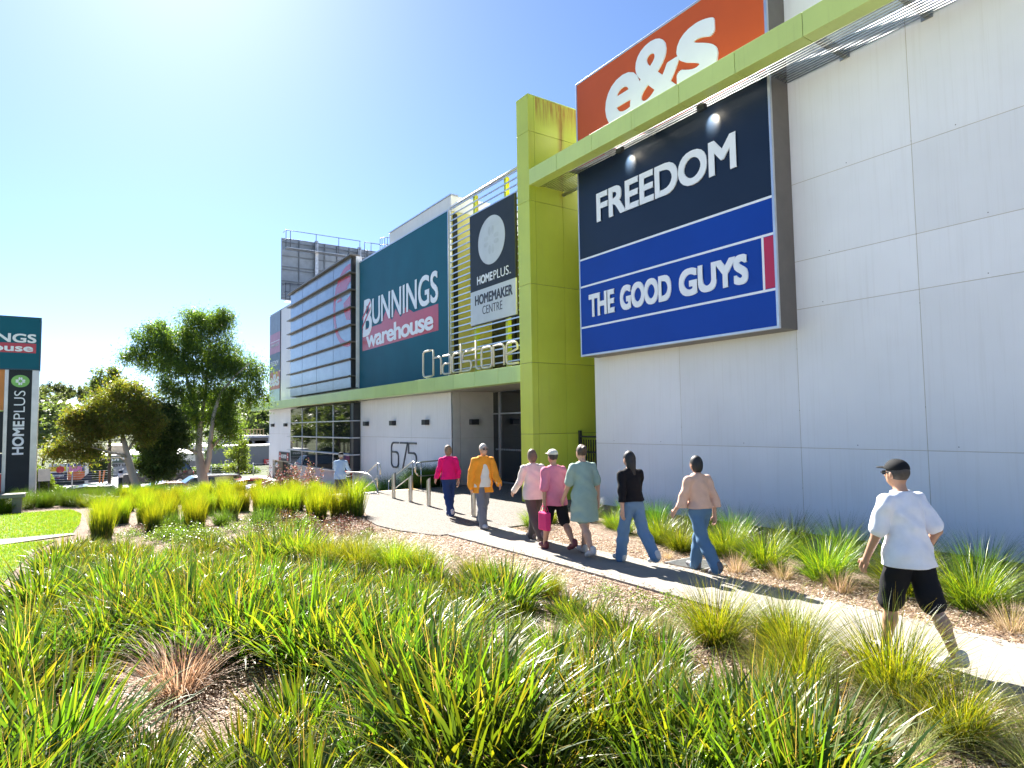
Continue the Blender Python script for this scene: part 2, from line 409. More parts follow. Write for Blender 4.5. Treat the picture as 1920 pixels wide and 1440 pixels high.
sheet('car_park', np.linspace(-60, 9.9, 60), np.linspace(31.5, 68, 30), .006, ASPH)
def bays():
    mb = MB()
    for i in range(9): x = -9+i*2.5; mb.box(x-.05, x+.05, 41, 45.5, -1.9+.011, -1.9+.0125)
    tag(mb.build('parking_markings', WHITEM), kind='structure')
bays()
fcm = MB(); fcm.add([(-40, -25, .03), (-2.6, -25, .03), (-2.6, 5, .03), (-3.4, 9, .03), (-40, 9, .03)], [(0, 1, 2, 3, 4)]); tag(fcm.build('bounce_sheet', P('light_concrete', (.64, .62, .60), .8)), kind='structure')  # unseen pale ground sheet, added to bounce sunlight onto the shaded wall
kb = MB(); kb.box(-40, 8.0, 31.2, 31.4, -2.1, -1.76); tag(kb.build('kerb', PATHM), kind='structure')

# ---------------------------------------------------------------- the retail building
XW, XL, XB = 11.6, 11.23, 10.86            # right wall, left wall, window bay
bld = thing('retail_building', (11.6, 13.2, 0), 'long white concrete retail centre with lime green portal, awning and glazed bay', 'building')
def slabs(mb, X, ys, zs, depth=.18, gap=.005):
    for a, b in zip(ys[:-1], ys[1:]):
        for c, d in zip(zs[:-1], zs[1:]):
            lo, hi = min(a, b), max(a, b); mb.box(X, X+depth, lo+gap, hi-gap, c+gap, d-gap)
mb = MB()
slabs(mb, XW, [13.2, 10.23, 7.27], [-.3, 1.62, 4.30, 8.7, 11.1])
slabs(mb, XW, [7.27, 5.03, 2.79, .55, -1.69, -3.93, -6.2, -9], [-.3, 1.62, 4.30, 5.24, 6.78, 11.1])
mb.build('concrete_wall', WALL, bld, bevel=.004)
mb = MB(); mb.box(XW+.005, XW+.6, -9, 13.19, -.3, 11.08); mb.build('joint_sealant', JOINT, bld)
mb = MB()
for z in (1.62, 4.30, 5.24, 6.78):          # lifting-bolt plugs along the joints
    for i in range(9):
        y = 12.8-i*2.13-.3*math.sin(i*2.3+z)
        if (z > 5 or (z > 4 and y > 7)) and y > 7.2: continue
        mb.tube([(XW-.002, y, z+.07), (XW+.02, y, z+.07)], .009, 8)
for y in (10.23, 7.27, 5.03, 2.79):
    for i in range(6):
        z = .6+i*1.61+.3*math.sin(i*1.7+y)
        if y > 7 and 3.8 < z: continue
        mb.tube([(XW-.002, y, z), (XW+.02, y, z)], .007, 6)
mb.build('fixing_plugs', BROWN, bld)
mb = MB(); mb.box(XW-.02, XW+.5, -9, 13.22, 11.11, 11.17); mb.build('coping', ALU, bld)
mb = MB(); mb.box(12.21, 60, -9, 13.19, -.3, 10.6); mb.box(13.3, 60, 13.2, 20.5, -.3, 9.0); mb.build('rear_block', WALL, bld)
# left wing
mb = MB(); slabs(mb, XL, [29.62, 27.6, 23.96, 20.51], [-1.3, 1.68, 3.36]); slabs(mb, XL, [47.2, 44.2, 40.4], [-.02, 1.75, 3.48])
slabs(mb, XL, [47.2, 46.2], [-2.2, -.02]); slabs(mb, XL, [40.39, 29.63], [-2.2, -.06])
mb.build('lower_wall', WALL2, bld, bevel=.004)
mb = MB(); mb.box(XL+.02, 13.0, 20.52, 29.6, -1.3, 3.36); mb.box(XL+.02, 13.0, 29.6, 47.19, -.06, 3.4); mb.box(11.4, 12, 46.3, 47.19, -2.2, -.06); mb.build('joint_sealant', JOINT, bld)
mb = MB(); mb.box(11.9, 12.0, 40.4, 46.2, -2.2, -.03); mb.build('garage_door', DARK, bld)
mb = MB(); mb.box(XL, 12.94, 20.5, 20.62, 3.85, 10.0); mb.build('side_wall', YELL, bld)
mb = MB(); mb.box(XL, 11.52, 20.49, 20.6, -.2, 1.672); mb.box(11.535, 12.95, 20.49, 20.6, -.2, 1.672); mb.box(XL, 11.52, 20.49, 20.6, 1.688, 3.36); mb.box(11.535, 12.95, 20.49, 20.6, 1.688, 3.36)
mb.build('recess_wall', P('beige_render', (.56, .53, .47), .7, var=.06), bld)
mb = MB(); mb.box(11.30, 11.46, 20.44, 20.497, 4.0, 9.9); mb.build('dark_strip', CHAR, bld)
mb = MB(); mb.box(XL, 60, 20.63, 26.14, 3.86, 10.60); mb.box(XL, 60, 26.15, 29.6, 3.86, 10.08); mb.box(XL, 60, 29.6, 47.2, 3.86, 10.05)
mb.box(XL, 12.94, 20.5, 20.625, 10.01, 10.60)
mb.build('upper_wall', WALL2, bld, bevel=.01)
for q in ((20.47, 26.17, 10.605, 10.65), (26.2, 29.9, 10.085, 10.13), (40.5, 47.22, 10.055, 10.09)):
    mb = MB(); mb.box(XL-.03, XL+.3, *q); mb.build('coping', ALU, bld)
# entrance
en = MB(); en.box(12.95, 13.0, 14.3, 20.49, 0.03, 3.36); en = en.build('entrance_glazing', GLASSD, bld)
mb = MB()
for y in (20.04, 18.4, 16.8, 15.4): mb.box(12.90, 12.949, y-.03, y+.03, .03, 3.36)
mb.box(12.905, 12.948, 14.3, 20.49, 2.53, 2.58); mb.box(12.90, 12.948, 14.3, 20.49, .031, .085); mb.build('frame', ALU, en)
mb = MB()
for i in range(34):
    y = 20.3-i*.11
    mb.tube([(12.944, y+.028*math.cos(t), 1.24+.028*math.sin(t)) for t in np.linspace(0, 2*math.pi, 9)[:-1]], .005, 4, True)
mb.build('safety_dots', WHITE, en)
mb = MB(); mb.box(12.96, 13.28, 14.3, 20.49, 3.9, 8.9); ug = mb.build('upper_glazing', GLASSD, bld)
mb = MB()
for y in (19.0, 17.4, 15.8): mb.box(12.9, 12.955, y-.04, y+.04, 3.9, 8.9)
for z in (5.1, 6.4, 7.7): mb.box(12.9, 12.953, 14.3, 20.49, z-.03, z+.03)
mb.build('frame', DARK, ug)
mb = MB(); mb.box(10.85, 12.9, 14.82, 20.45, 3.362, 3.42); mb.build('soffit', P('grey_soffit', (.33, .31, .28), .7), bld)
# awning fascia
mb = MB(); y = 14.80; first = True
ys = [14.80]
while ys[-1] < 48: ys.append(ys[-1]+1.372)
for a, b in zip(ys[:-1], ys[1:]): mb.box(10.40, 10.80, a+.006, b-.006, 3.36, 3.83)
mb.build('awning_fascia', LIMEP, bld, bevel=.004)
mb = MB(); mb.box(10.41, 11.2, 14.81, 48.2, 3.40, 3.79); mb.build('awning', P('awning_core', (.16, .20, .08), .6), bld)
mb = MB(); mb.box(10.6, 11.2, 20.5, 48.2, 3.368, 3.398); mb.build('soffit', MATS['grey_soffit'], bld)
# lime pier
mb = MB(); zs = [-.1, 1.88, 3.83, 6.01, 8.34, 10.32, 11.36]; xs = [10.25, 10.46, 11.43, 12.5, 13.2]
for c, d in zip(zs[:-1], zs[1:]):
    for a, b in zip(xs[:-1], xs[1:]):
        mb.box(a+(.0 if a == 10.25 else .005), b-.005, 14.22, 14.79, c+.005, d-.005)
pier = mb.build('lime_pier', LIMER, bld, bevel=.003)
mb = MB(); mb.box(10.27, 13.19, 14.24, 14.77, -.1, 11.34); mb.build('pier_joint', BLACK, pier)
mb = MB(); mb.box(10.242, 13.2, 14.212, 14.798, 11.361, 11.385); mb.build('pier_cap', LIME, pier)
# lime beam with sunshade of slats
mb = MB(); js = [14.22, 12.97, 11.60, 10.23, 8.84, 7.46, 6.07, 4.68, 3.29, 1.9, .51, -.88, -2.27, -3.66, -5.05]
for a, b in zip(js[:-1], js[1:]): mb.box(10.25, 10.58, b+.006, a-.006, 8.76, 9.20)
beam = mb.build('lime_beam', LIME, bld, bevel=.004)
mb = MB(); mb.box(10.27, 10.56, -5.05, 14.2, 8.78, 9.18); mb.build('beam_joint', BLACK, beam)
mb = MB()
for i in range(11):
    x = 10.66+i*.082
    if x < 10.96: mb.tube([(x, 14.2, 8.80), (x, -5.0, 8.80)], .0125, 6)
    else: mb.tube([(x, 7.18, 8.80), (x, -5.0, 8.80)], .0125, 6); mb.tube([(x, 14.2, 8.80), (x, 13.08, 8.80)], .0125, 6)
mb.build('sunshade_slats', STEEL, bld)
for y in js[1:-1]:
    sg = 7.2 < y < 13.06
    mb = MB(); mb.box(10.585, 10.985 if sg else 11.59, y-.045, y-.035, 8.815, 8.95); mb.box(10.585, 10.985 if sg else 11.59, y+.035, y+.045, 8.815, 8.95)
    mb.box(10.6, 10.98 if sg else 11.585, y-.034, y+.034, 8.818, 8.83)
    if not sg: mb.box(11.575, 11.598, y-.09, y+.09, 8.78, 9.0)
    mb.build('sunshade_bracket', STEEL, bld)
mb = MB(); mb.tube([(11.45, 14.21, 8.70), (11.45, 13.0, 8.70)], .05, 8); mb.build('tie_rod', STEEL, bld)
# slatted screen left of the pier
mb = MB()
for i in range(28):
    z = 4.12+i*.219
    mb.box(11.165, 11.20, 14.83, 20.44, z-.02, z+.02)
scr = mb.build('slat_screen', ALU, bld)
mb = MB(); mb.tube([(11.19, 14.83, 10.12), (11.19, 20.46, 10.12)], .045, 8); mb.box(11.15, 11.21, 20.445, 20.475, 4.0, 10.1); mb.build('screen_rail', ALU, scr)
for y in (16.95, 18.9): q = MB(); q.box(11.26, 11.40, y-.06, y+.06, 3.9, 10.1); q.build('screen_post', LIMER, scr)
# window bay
bay = MB(); bay.box(XB+.03, XL-.003, 29.93, 40.55, 4.02, 10.38); bay.box(XB+.03, XL-.003, 29.66, 40.4, -.02, 3.30); bay = bay.build('window_bay', DARK, bld)
mb = MB(); yy = [40.55, 38.0, 35.25, 32.5, 29.93]
for a, b in zip(yy[:-1], yy[1:]): mb.box(XB, XB+.025, b+.022, a-.022, 4.04, 10.36)
mb.build('upper_glass', FILM, bay)
mb = MB(); yl = [40.4, 37.9, 35.2, 32.45, 30.05]
for a, b in zip(yl[:-1], yl[1:]):
    for c, d in zip([0, .82, 1.62, 2.43], [.82, 1.62, 2.43, 3.28]): mb.box(XB, XB+.025, b+.015, a-.015, c+.02, d-.02)
mb.build('lower_glass', GLASSD, bay)
mb = MB()
for z in (9.57, 8.74, 7.89, 7.04, 6.22, 5.40, 4.58): mb.box(XB-.19, XB+.31, 29.66, 40.75, z-.022, z+.022)
mb.box(XB-.17, XB+.34, 29.64, 40.8, 10.385, 10.45)
mb.build('louvre_blade', P('weathered_louvre', (.17, .155, .135), .5, .4), bay)
mb = MB()
for z in (2.43, 1.62, .82): mb.box(XB-.22, XB+.33, 29.55, 40.42, z-.025, z+.025)
mb.box(XB-.12, XB+.3, 29.55, 40.42, -.06, -.022)
for y in yl[1:-1]: mb.box(XB-.03, XB-.001, y-.022, y+.022, .0, 3.28)
mb.build('transom', ALU, bay)
mb = MB(); mb.box(XB+.15, XL+.05, 29.60, 29.655, 4.02, 10.36); mb.build('bay_trim', WHITEM, bay)
# gate between pier and wall
gate = thing('steel_gate', (11.85, 13.7, 0), 'black steel picket gate closing the gap beside the lime pier', 'gate')
mb = MB()
for z in (.2, 1.35, 1.78): mb.box(11.84, 11.87, 13.24, 14.18, z-.025, z+.025)
for i in range(9): y = 13.31+i*.1; mb.box(11.843, 11.867, y-.012, y+.012, .1, 1.7)
mb.build('picket_panel', DARK, gate)
for y in (13.225, 14.17): q = MB(); q.box(11.82, 11.89, y-.04, y+.04, 0, 1.95); q.build('gate_post', DARK, gate)

# wall lamps
def wall_lamp(p, n, label):
    t = thing('wall_lamp', p, label, 'lamp', 'black box lamps on the white walls')
    mb = MB(); mb.box(-.16, .16, -.20, -.012, -.10, .10); b = mb.build('lamp_body', DARK, t, bevel=.012, local=True)
    mb = MB(); mb.box(-.11, .11, -.17, -.05, -.108, -.1); mb.build('lens', WHITEM, t, local=True)
    mb = MB(); mb.box(-.08, .08, -.012, 0, -.07, .07); mb.build('back_plate', STEEL, t, local=True)
    t.rotation_euler[2] = n; return t
for y, lb in ((28.66, 'black box lamp on the white wall, next to the glazed bay'), (25.63, 'black box lamp on the white wall above the numeral 6'),
              (22.5, 'black box lamp on the white wall nearest the entrance recess corner')):
    wall_lamp((XL, y, 2.28), -R(90), lb)
wall_lamp((12.05, 20.49, 2.26), 0, 'black box lamp on the beige wall inside the entrance recess')
wall_lamp((XL, 45.86, 2.33), -R(90), 'black box lamp at the outer end of the far white wall')
wall_lamp((XL, 42.6, 2.33), -R(90), 'black box lamp on the far white wall close to the glazed bay')

# ---------------------------------------------------------------- signs on the facade
FS = 11.0
sg = thing('store_sign', (11.3, 10.1, 3.9), 'big navy and blue lightbox sign with white capitals and a crimson block', 'sign')
mb = MB(); mb.box(FS+.03, 11.595, 7.23, 13.03, 3.9, 8.93); mb.build('sign_case', BROWN, sg, bevel=.01)
mb = MB(); mb.box(FS-.012, FS+.05, 7.225, 7.28, 3.895, 8.935); mb.box(FS-.012, FS+.05, 12.995, 13.035, 3.895, 8.935); mb.box(FS-.012, FS+.05, 7.28, 12.995, 3.895, 3.95); mb.box(FS-.012, FS+.05, 7.28, 12.995, 8.89, 8.935)
mb.build('sign_frame', ALU, sg, bevel=.008)
mb = MB(); mb.box(FS, FS+.029, 7.28, 12.995, 6.46, 8.89); mb.build('navy_panel', NAVY, sg)
mb = MB(); mb.box(FS, FS+.029, 7.28, 12.995, 3.95, 6.459); mb.build('blue_panel', BLUE, sg)
mb = MB(); mb.box(FS-.004, FS-.0005, 7.285, 7.495, 4.69, 5.70); mb.build('crimson_block', PINKR, sg)
mb = MB()
for z in (6.46, 5.735, 4.655): mb.box(FS-.004, FS-.0005, 7.282, 12.99, z-.024, z+.024)
mb.box(FS-.005, FS-.0006, 7.497, 7.545, 4.682, 5.708); mb.build('white_stripe', WHITE, sg)
mb = MB(); facade_text(mb, 'FREEDOM', FS-.001, 12.28, 8.03, 7.29, 8.05, bold=.029, depth=.02, spacing=.98); mb.build('lettering', WHITE, sg)
mb = MB(); facade_text(mb, 'THE', FS-.001, 12.66, 11.70, 4.89, 5.48, bold=.040, depth=.02, spacing=.97)
facade_text(mb, 'GOOD', FS-.001, 11.50, 9.86, 4.88, 5.49, bold=.040, depth=.02, spacing=.97)
facade_text(mb, 'GUYS', FS-.001, 9.63, 7.86, 4.88, 5.49, bold=.040, depth=.02, spacing=.97); mb.build('lettering', WHITE, sg)

es = thing('store_sign', (11.3, 10.1, 8.98), 'orange lightbox sign with fat white letters, partly behind the lime beam', 'sign')
mb = MB(); mb.box(FS+.03, 11.595, 7.235, 13.03, 8.96, 11.30); mb.build('sign_case', BROWN, es, bevel=.01)
mb = MB(); mb.box(FS-.01, FS+.05, 7.23, 7.29, 8.955, 11.305); mb.box(FS-.01, FS+.05, 12.985, 13.035, 8.955, 11.305); mb.box(FS-.01, FS+.05, 7.29, 12.985, 11.25, 11.305); mb.build('sign_frame', ALU, es, bevel=.008)
mb = MB(); mb.box(FS, FS+.029, 7.29, 12.985, 8.96, 11.25); mb.build('orange_panel', ORNG, es)
mb = MB()
facade_text(mb, 'e', FS-.001, 11.86, 10.62, 9.45, 10.72, bold=.028, depth=.02)
facade_text(mb, '&', FS-.001, 10.98, 9.36, 9.42, 11.08, bold=.025, depth=.024)
facade_text(mb, 's', FS-.001, 9.50, 8.38, 9.45, 10.80, bold=.034, depth=.028)
mb.build('lettering', WHITE, es)

# floodlights on the beam, lit, one over each half of the navy sign
LAMP = bpy.data.materials.new('lit_lens'); LAMP.use_nodes = True
LAMP.node_tree.nodes['Principled BSDF'].inputs['Emission Color'].default_value = (1, .9, .7, 1); LAMP.node_tree.nodes['Principled BSDF'].inputs['Emission Strength'].default_value = 6
for y, lb in ((11.05, 'small lit floodlight under the beam, over the first letters of the navy sign'), (8.6, 'small lit floodlight under the beam, over the last letters of the navy sign')):
    t = thing('floodlight', (10.66, y, 8.70), lb, 'lamp', 'floodlights under the lime beam')
    mb = MB(); mb.box(10.62, 10.72, y-.10, y+.10, 8.62, 8.74); mb.build('lamp_body', DARK, t, bevel=.01)
    mb = MB(); mb.box(10.7205, 10.726, y-.07, y+.07, 8.635, 8.725); mb.build('lens', LAMP, t)
    mb = MB(); mb.box(10.65, 10.69, y-.02, y+.02, 8.742, 8.80); mb.build('bracket', STEEL, t)
    sl = bpy.data.lights.new('floodlight_glow', 'SPOT'); sl.energy = 34; sl.color = (1, .86, .62); sl.spot_size = R(64); sl.spot_blend = .9; sl.shadow_soft_size = .03
    lo = bpy.data.objects.new('floodlight_glow', sl); COL.objects.link(lo); lo.parent = t; lo.location = (.09, 0, -.03)
    lo.rotation_euler = Vector((-.34, 0, .26)).to_track_quat('Z', 'Y').to_euler()

XS = XL-.06
bn = thing('banner_sign', (XL, 25.3, 4.0), 'huge teal wall banner with white lettering over a red block', 'sign')
mb = MB(); mb.box(XS, XL-.002, 20.64, 29.58, 3.95, 10.03); mb.build('banner_skin', TEAL, bn)
mb = MB()
for a in ((20.60, 20.64, 3.9, 10.07), (29.58, 29.64, 3.9, 10.07)): mb.box(XS-.02, XL-.002, *a)
mb.box(XS-.02, XL-.002, 20.64, 29.58, 10.03, 10.075); mb.build('banner_frame', ALU, bn)
mb = MB(); mb.box(XS-.004, XS-.0005, 21.44, 29.19, 5.71, 6.72)
for a, b, c in ((26.9, 25.75, 7.2), (25.7, 24.85, 7.15), (24.8, 23.6, 7.05)):      # red rising between the letters
    mb.prism([(XS-.0042, a, 6.721), (XS-.0042, b, 6.721), (XS-.0042, (a*.6+b*.4), c)], (.0035, 0, 0))
mb.build('red_block', REDV, bn)
mb = MB(); facade_text(mb, 'B', XS-.004, 29.13, 28.0, 6.36, 8.10, bold=.022, depth=.01, shear=.12)
facade_text(mb, 'UNNINGS', XS-.004, 27.95, 21.44, 6.80, 8.02, bold=.013, depth=.01, spacing=.96)
facade_text(mb, 'warehouse', XS-.004, 28.7, 21.85, 5.80, 6.58, bold=.026, depth=.01, spacing=.9); mb.build('lettering', WHITE, bn)
mb = MB()
for k in (0, 1): mb.prism([(XS-.0225, 29.2, 6.75+k*.42), (XS-.0225, 29.2, 6.90+k*.42), (XS-.0225, 28.15, 7.69+k*.3), (XS-.0225, 28.15, 7.54+k*.3)], (.002, 0, 0))
mb.build('red_slash', REDV, bn)

hp = thing('banner_sign', (11.12, 17.55, 5.5), 'dark and white banner with a pale disc, hung before the slatted screen', 'sign')
XH = 11.10
mb = MB(); mb.box(XH, XH+.05, 16.18, 18.93, 6.66, 9.31); mb.build('dark_panel', CHAR, hp)
mb = MB(); mb.box(XH, XH+.05, 16.18, 18.93, 5.52, 6.658); mb.build('white_panel', OFFW, hp)
mb = MB(); mb.box(XH+.051, XH+.07, 16.15, 18.96, 5.49, 9.34); mb.build('banner_frame', DARK, hp)
mb = MB(); c = (17.56, 8.18); mb.prism([(XH-.004, c[0]+.82*math.cos(t), c[1]+.80*math.sin(t)) for t in np.linspace(0, 2*math.pi, 49)[:-1]], (.0035, 0, 0)); mb.build('disc', OFFW, hp)
def clover(mb, X, cy_, cz, s, dy=-1):
    for a in (0, 90, 180, 270):
        for k in (-1, 1):
            t = R(a); ux = Vector((0, math.cos(t), math.sin(t))); uy = Vector((0, -math.sin(t), math.cos(t)))
            p = Vector((X, cy_, cz))+ux*s*.62+uy*(k*s*.2)
            mb.prism([p+ux*s*.30*math.cos(q)+uy*s*.16*math.sin(q) for q in np.linspace(0, 2*math.pi, 17)[:-1]], (.002, 0, 0))
mb = MB(); clover(mb, XH-.0065, c[0], c[1], .5); mb.build('clover_mark', P('pale_grey_vinyl', (.50, .53, .54), .4), hp)
mb = MB(); facade_text(mb, 'HOME', XH-.001, 18.47, 17.50, 6.84, 7.13, bold=.03, depth=.006); facade_text(mb, 'PLUS', XH-.001, 17.44, 16.56, 6.84, 7.13, bold=-.006, depth=.006)
facade_text(mb, 'TM', XH-.001, 16.52, 16.44, 6.84, 6.89, depth=.005); mb.build('lettering', WHITE, hp)
mb = MB(); facade_text(mb, 'HOMEMAKER', XH-.001, 18.62, 16.36, 6.16, 6.50, bold=.022, depth=.006); facade_text(mb, 'CENTRE', XH-.001, 18.15, 16.95, 5.80, 6.08, bold=-.008, depth=.006)
mb.build('dark_lettering', BLACK, hp)

fs = thing('banner_sign', (XL, 45.7, 3.95), 'faded banner of stacked slate, rose, navy and orange panels at the far corner', 'sign')
for z0, z1, mt, nm in ((8.65, 10.0, P('faded_slate', (.20, .24, .30), .5), 'slate_panel'), (7.25, 8.65, P('faded_rose', (.46, .20, .28), .5), 'rose_panel'), (5.98, 7.25, P('faded_navy', (.10, .14, .18), .5), 'navy_panel'),
                       (4.78, 5.98, P('faded_orange', (.44, .14, .09), .5), 'orange_panel'), (3.92, 4.78, P('faded_sky', (.40, .50, .55), .5), 'pale_panel')):
    mb = MB(); mb.box(XL-.03, XL-.002, 44.3, 47.15, z0+.003, z1-.003); mb.build(nm, mt, fs)
mb = MB(); facade_text(mb, 'e&s', XL-.031, 47.0, 44.5, 5.0, 5.85, bold=.035, depth=.004, spacing=.9); facade_text(mb, 'FREEDOM', XL-.031, 46.8, 44.7, 6.4, 6.75, bold=.03, depth=.004)
mb.box(XL-.034, XL-.0305, 44.5, 46.9, 8.05, 8.1); facade_text(mb, 'HOMEMAKER', XL-.031, 46.9, 44.6, 7.7, 7.93, bold=.01, depth=.004); mb.build('lettering', P('faded_white', (.6, .62, .64), .5), fs)
mb = MB(); mb.box(XL-.05, XL-.002, 44.24, 44.295, 3.92, 10.02); mb.build('banner_frame', DARK, fs)

ne = thing('road_sign', (XL, 43.1, -.02), 'dark NO ENTRY panel with red end symbols over the garage ramp', 'sign')
mb = MB(); mb.box(XL-.05, XL-.002, 41.9, 44.38, -.0, .58); mb.build('sign_panel', CHAR, ne)
mb = MB(); facade_text(mb, 'NO ENTRY', XL-.051, 43.75, 42.5, .17, .42, bold=.03, depth=.005); mb.build('lettering', WHITE, ne)
for y in (44.05, 42.2):
    mb = MB(); mb.box(XL-.055, XL-.051, y-.17, y+.17, .06, .52); q = mb.build('red_symbol', REDV, ne); mb = MB(); mb.box(XL-.058, XL-.0555, y-.13, y+.13, .24, .33); mb.build('white_bar', WHITE, q)
for y, lb in ((44.9, 'round white convex lamp beside the garage opening, outer one'), (41.3, 'round white convex lamp beside the garage opening, under the bay')):
    mb = MB(); mb.lathe([(.0, .12), (.12, .1), (.17, .05), (.18, 0)], n=14); mb.v = [(XL-v[2], y+v[0], -.32+v[1]) for v in mb.v]; single('bulkhead_lamp', mb, OFFW, lb, 'lamp', 'round bulkhead lamps by the garage')

# window emblem of red film, at the near edge of the bay
em = thing('window_emblem', (XB, 30.8, 6.0), 'red round emblem film cut off by the corner of the glazed bay', 'emblem')
def bp(u, v): p = atX(500+u/8, 420+v/8, XB); return (p.y, p.z)
mb = MB(); ec, er, ez = 30.25, 2.25, 2.02; ezc = 8.05; pts = []
for t in np.linspace(R(-97), R(97), 40): pts.append((ec+er*math.cos(t), ezc+ez*math.sin(t)))
for (a, b), (c_, d) in zip(pts[:-1], pts[1:]):
    k = .86
    q = [(a, b), (c_, d), (ec+(c_-ec)*k, ezc+(d-ezc)*k), (ec+(a-ec)*k, ezc+(b-ezc)*k)]
    mb.prism([(XB-.006, max(29.96, y), z) for y, z in q], (.003, 0, 0))
for poly in ([(1258, 770), (1190, 790), (1110, 850), (1090, 940), (1035, 960), (1035, 1040), (1130, 1060), (1200, 1010), (1215, 930), (1258, 860)],
             [(1258, 1060), (1212, 1120), (1155, 1190), (1165, 1340), (1200, 1440), (1258, 1440)], [(1120, 1110), (1060, 1160), (1060, 1190), (1130, 1150)]):
    q = [bp(*p_) for p_ in poly]; pk = (pk+.0008) if 'pk' in globals() else .007; mb.prism([(XB-pk, max(29.96, y), z) for y, z in q], (.0004, 0, 0))
mb.build('red_film', REDFILM, em)

# 675 and Chadstone in open metal strokes
def stroke_letter(name, path, org, w, h, X, rad, mat, parent, depth=None, ribbon=False, closed=False):
    mb = MB()
    for pl in path:
        pts = [(X, org[0]-p[0]*w, org[1]+p[1]*h) for p in pl]
        if ribbon:
            for a, b in zip(pts[:-1], pts[1:]):
                d = (Vector(b)-Vector(a)).normalized(); n = Vector((0, -d.z, d.y))*rad; e = d*rad*.6
                mb.prism([Vector(a)+n-e, Vector(b)+n+e, Vector(b)-n+e, Vector(a)-n-e], (-.03, 0, 0))
        else: mb.tube(pts, rad, 8)
    return mb.build(name, mat, parent)
def arc(cx, cz, rx, rz, a0, a1, n=7): return [(cx+rx*math.cos(R(a0+(a1-a0)*i/(n-1))), cz+rz*math.sin(R(a0+(a1-a0)*i/(n-1)))) for i in range(n)]
num = thing('street_number', (XL, 24.7, .4), 'tall thin grey metal numerals 675 on the white wall', 'sign')
six = [[(1, 1), (.35, 1)]+arc(.35, .82, .35, .18, 90, 180, 5)+arc(.35, .18, .35, .18, 180, 270, 5)+arc(.65, .18, .35, .18, 270, 360, 5)+arc(.65, .46, .35, .16, 0, 90, 5)+[(0, .62)]]
sev = [[(0, 1), (1, 1), (.35, 0)]]
fiv = [[(1, 1), (0, 1), (0, .62), (.65, .62)]+arc(.65, .44, .35, .18, 90, 0, 5)+arc(.65, .18, .35, .18, 0, -90, 5)+[(0, 0)]]
for pth, y in ((six, 25.92), (sev, 25.02), (fiv, 24.2)):
    stroke_letter('numeral', pth, (y, .42), .72, 1.03, XL-.012, .035, GREYV, num, ribbon=True)
ch = thing('place_name_letters', (10.55, 18.4, 3.83), 'row of cream outlined place-name letters standing on the green awning', 'sign')
r_ = .16
def rr(x0, z0, x1, z1, r=.14): return arc(x1-r, z0+r, r, r, -90, 0, 4)+arc(x1-r, z1-r, r, r, 0, 90, 4)+arc(x0+r, z1-r, r, r, 90, 180, 4)+arc(x0+r, z0+r, r, r, 180, 270, 4)
XH_ = .68
GL = {'C': [[(.85, 1)]+arc(.2, .85, .2, .15, 90, 180, 4)+arc(.2, .15, .2, .15, 180, 270, 4)+[(.85, 0)]],
      'h': [[(0, 0), (0, 1)], [(0, XH_), (.45, XH_)]+arc(.5, XH_-.15, .2, .15, 90, 0, 4)+[(.7, 0)]],
      'a': [[(.05, XH_), (.5, XH_)]+arc(.5, XH_-.15, .2, .15, 90, 0, 4)+[(.7, 0), (.2, 0)]+arc(.2, .13, .2, .13, 270, 180, 4)+arc(.2, .25, .2, .13, 180, 90, 4)+[(.7, .38)]],
      'd': [[(.7, 1), (.7, 0), (.2, 0)]+arc(.2, .15, .2, .15, 270, 180, 4)+arc(.2, XH_-.15, .2, .15, 180, 90, 4)+[(.7, XH_)]],
      's': [[(.65, XH_), (.2, XH_)]+arc(.2, XH_-.14, .2, .14, 90, 180, 4)+[(0, .42)]+arc(.15, .42, .15, .08, 180, 270, 3)+[(.5, .34)]+arc(.5, .17, .17, .17, 90, -90, 6)+[(.0, 0)]],
      't': [[(.25, 1), (.25, .15)]+arc(.4, .15, .15, .15, 180, 270, 4)+[(.55, 0)], [(0, XH_), (.55, XH_)]],
      'o': [rr(0, 0, .72, XH_)+[(.58, 0)]],
      'n': [[(0, 0), (0, XH_), (.45, XH_)]+arc(.5, XH_-.15, .2, .15, 90, 0, 4)+[(.7, 0)]],
      'e': [[(.0, .32), (.70, .45), (.70, .53)]+arc(.5, XH_-.15, .2, .15, 0, 90, 4)+arc(.2, XH_-.15, .2, .15, 90, 180, 4)+arc(.2, .15, .2, .15, 180, 270, 4)+[(.75, 0)]]}
yy = 21.42
for cch, wd in zip('Chadstone', (.80, .68, .68, .68, .62, .52, .68, .68, .68)):
    stroke_letter('letter', GL[cch], (yy, 3.92), .84, .93, 10.52, .036, CREAM, ch); yy -= wd*.94+.065
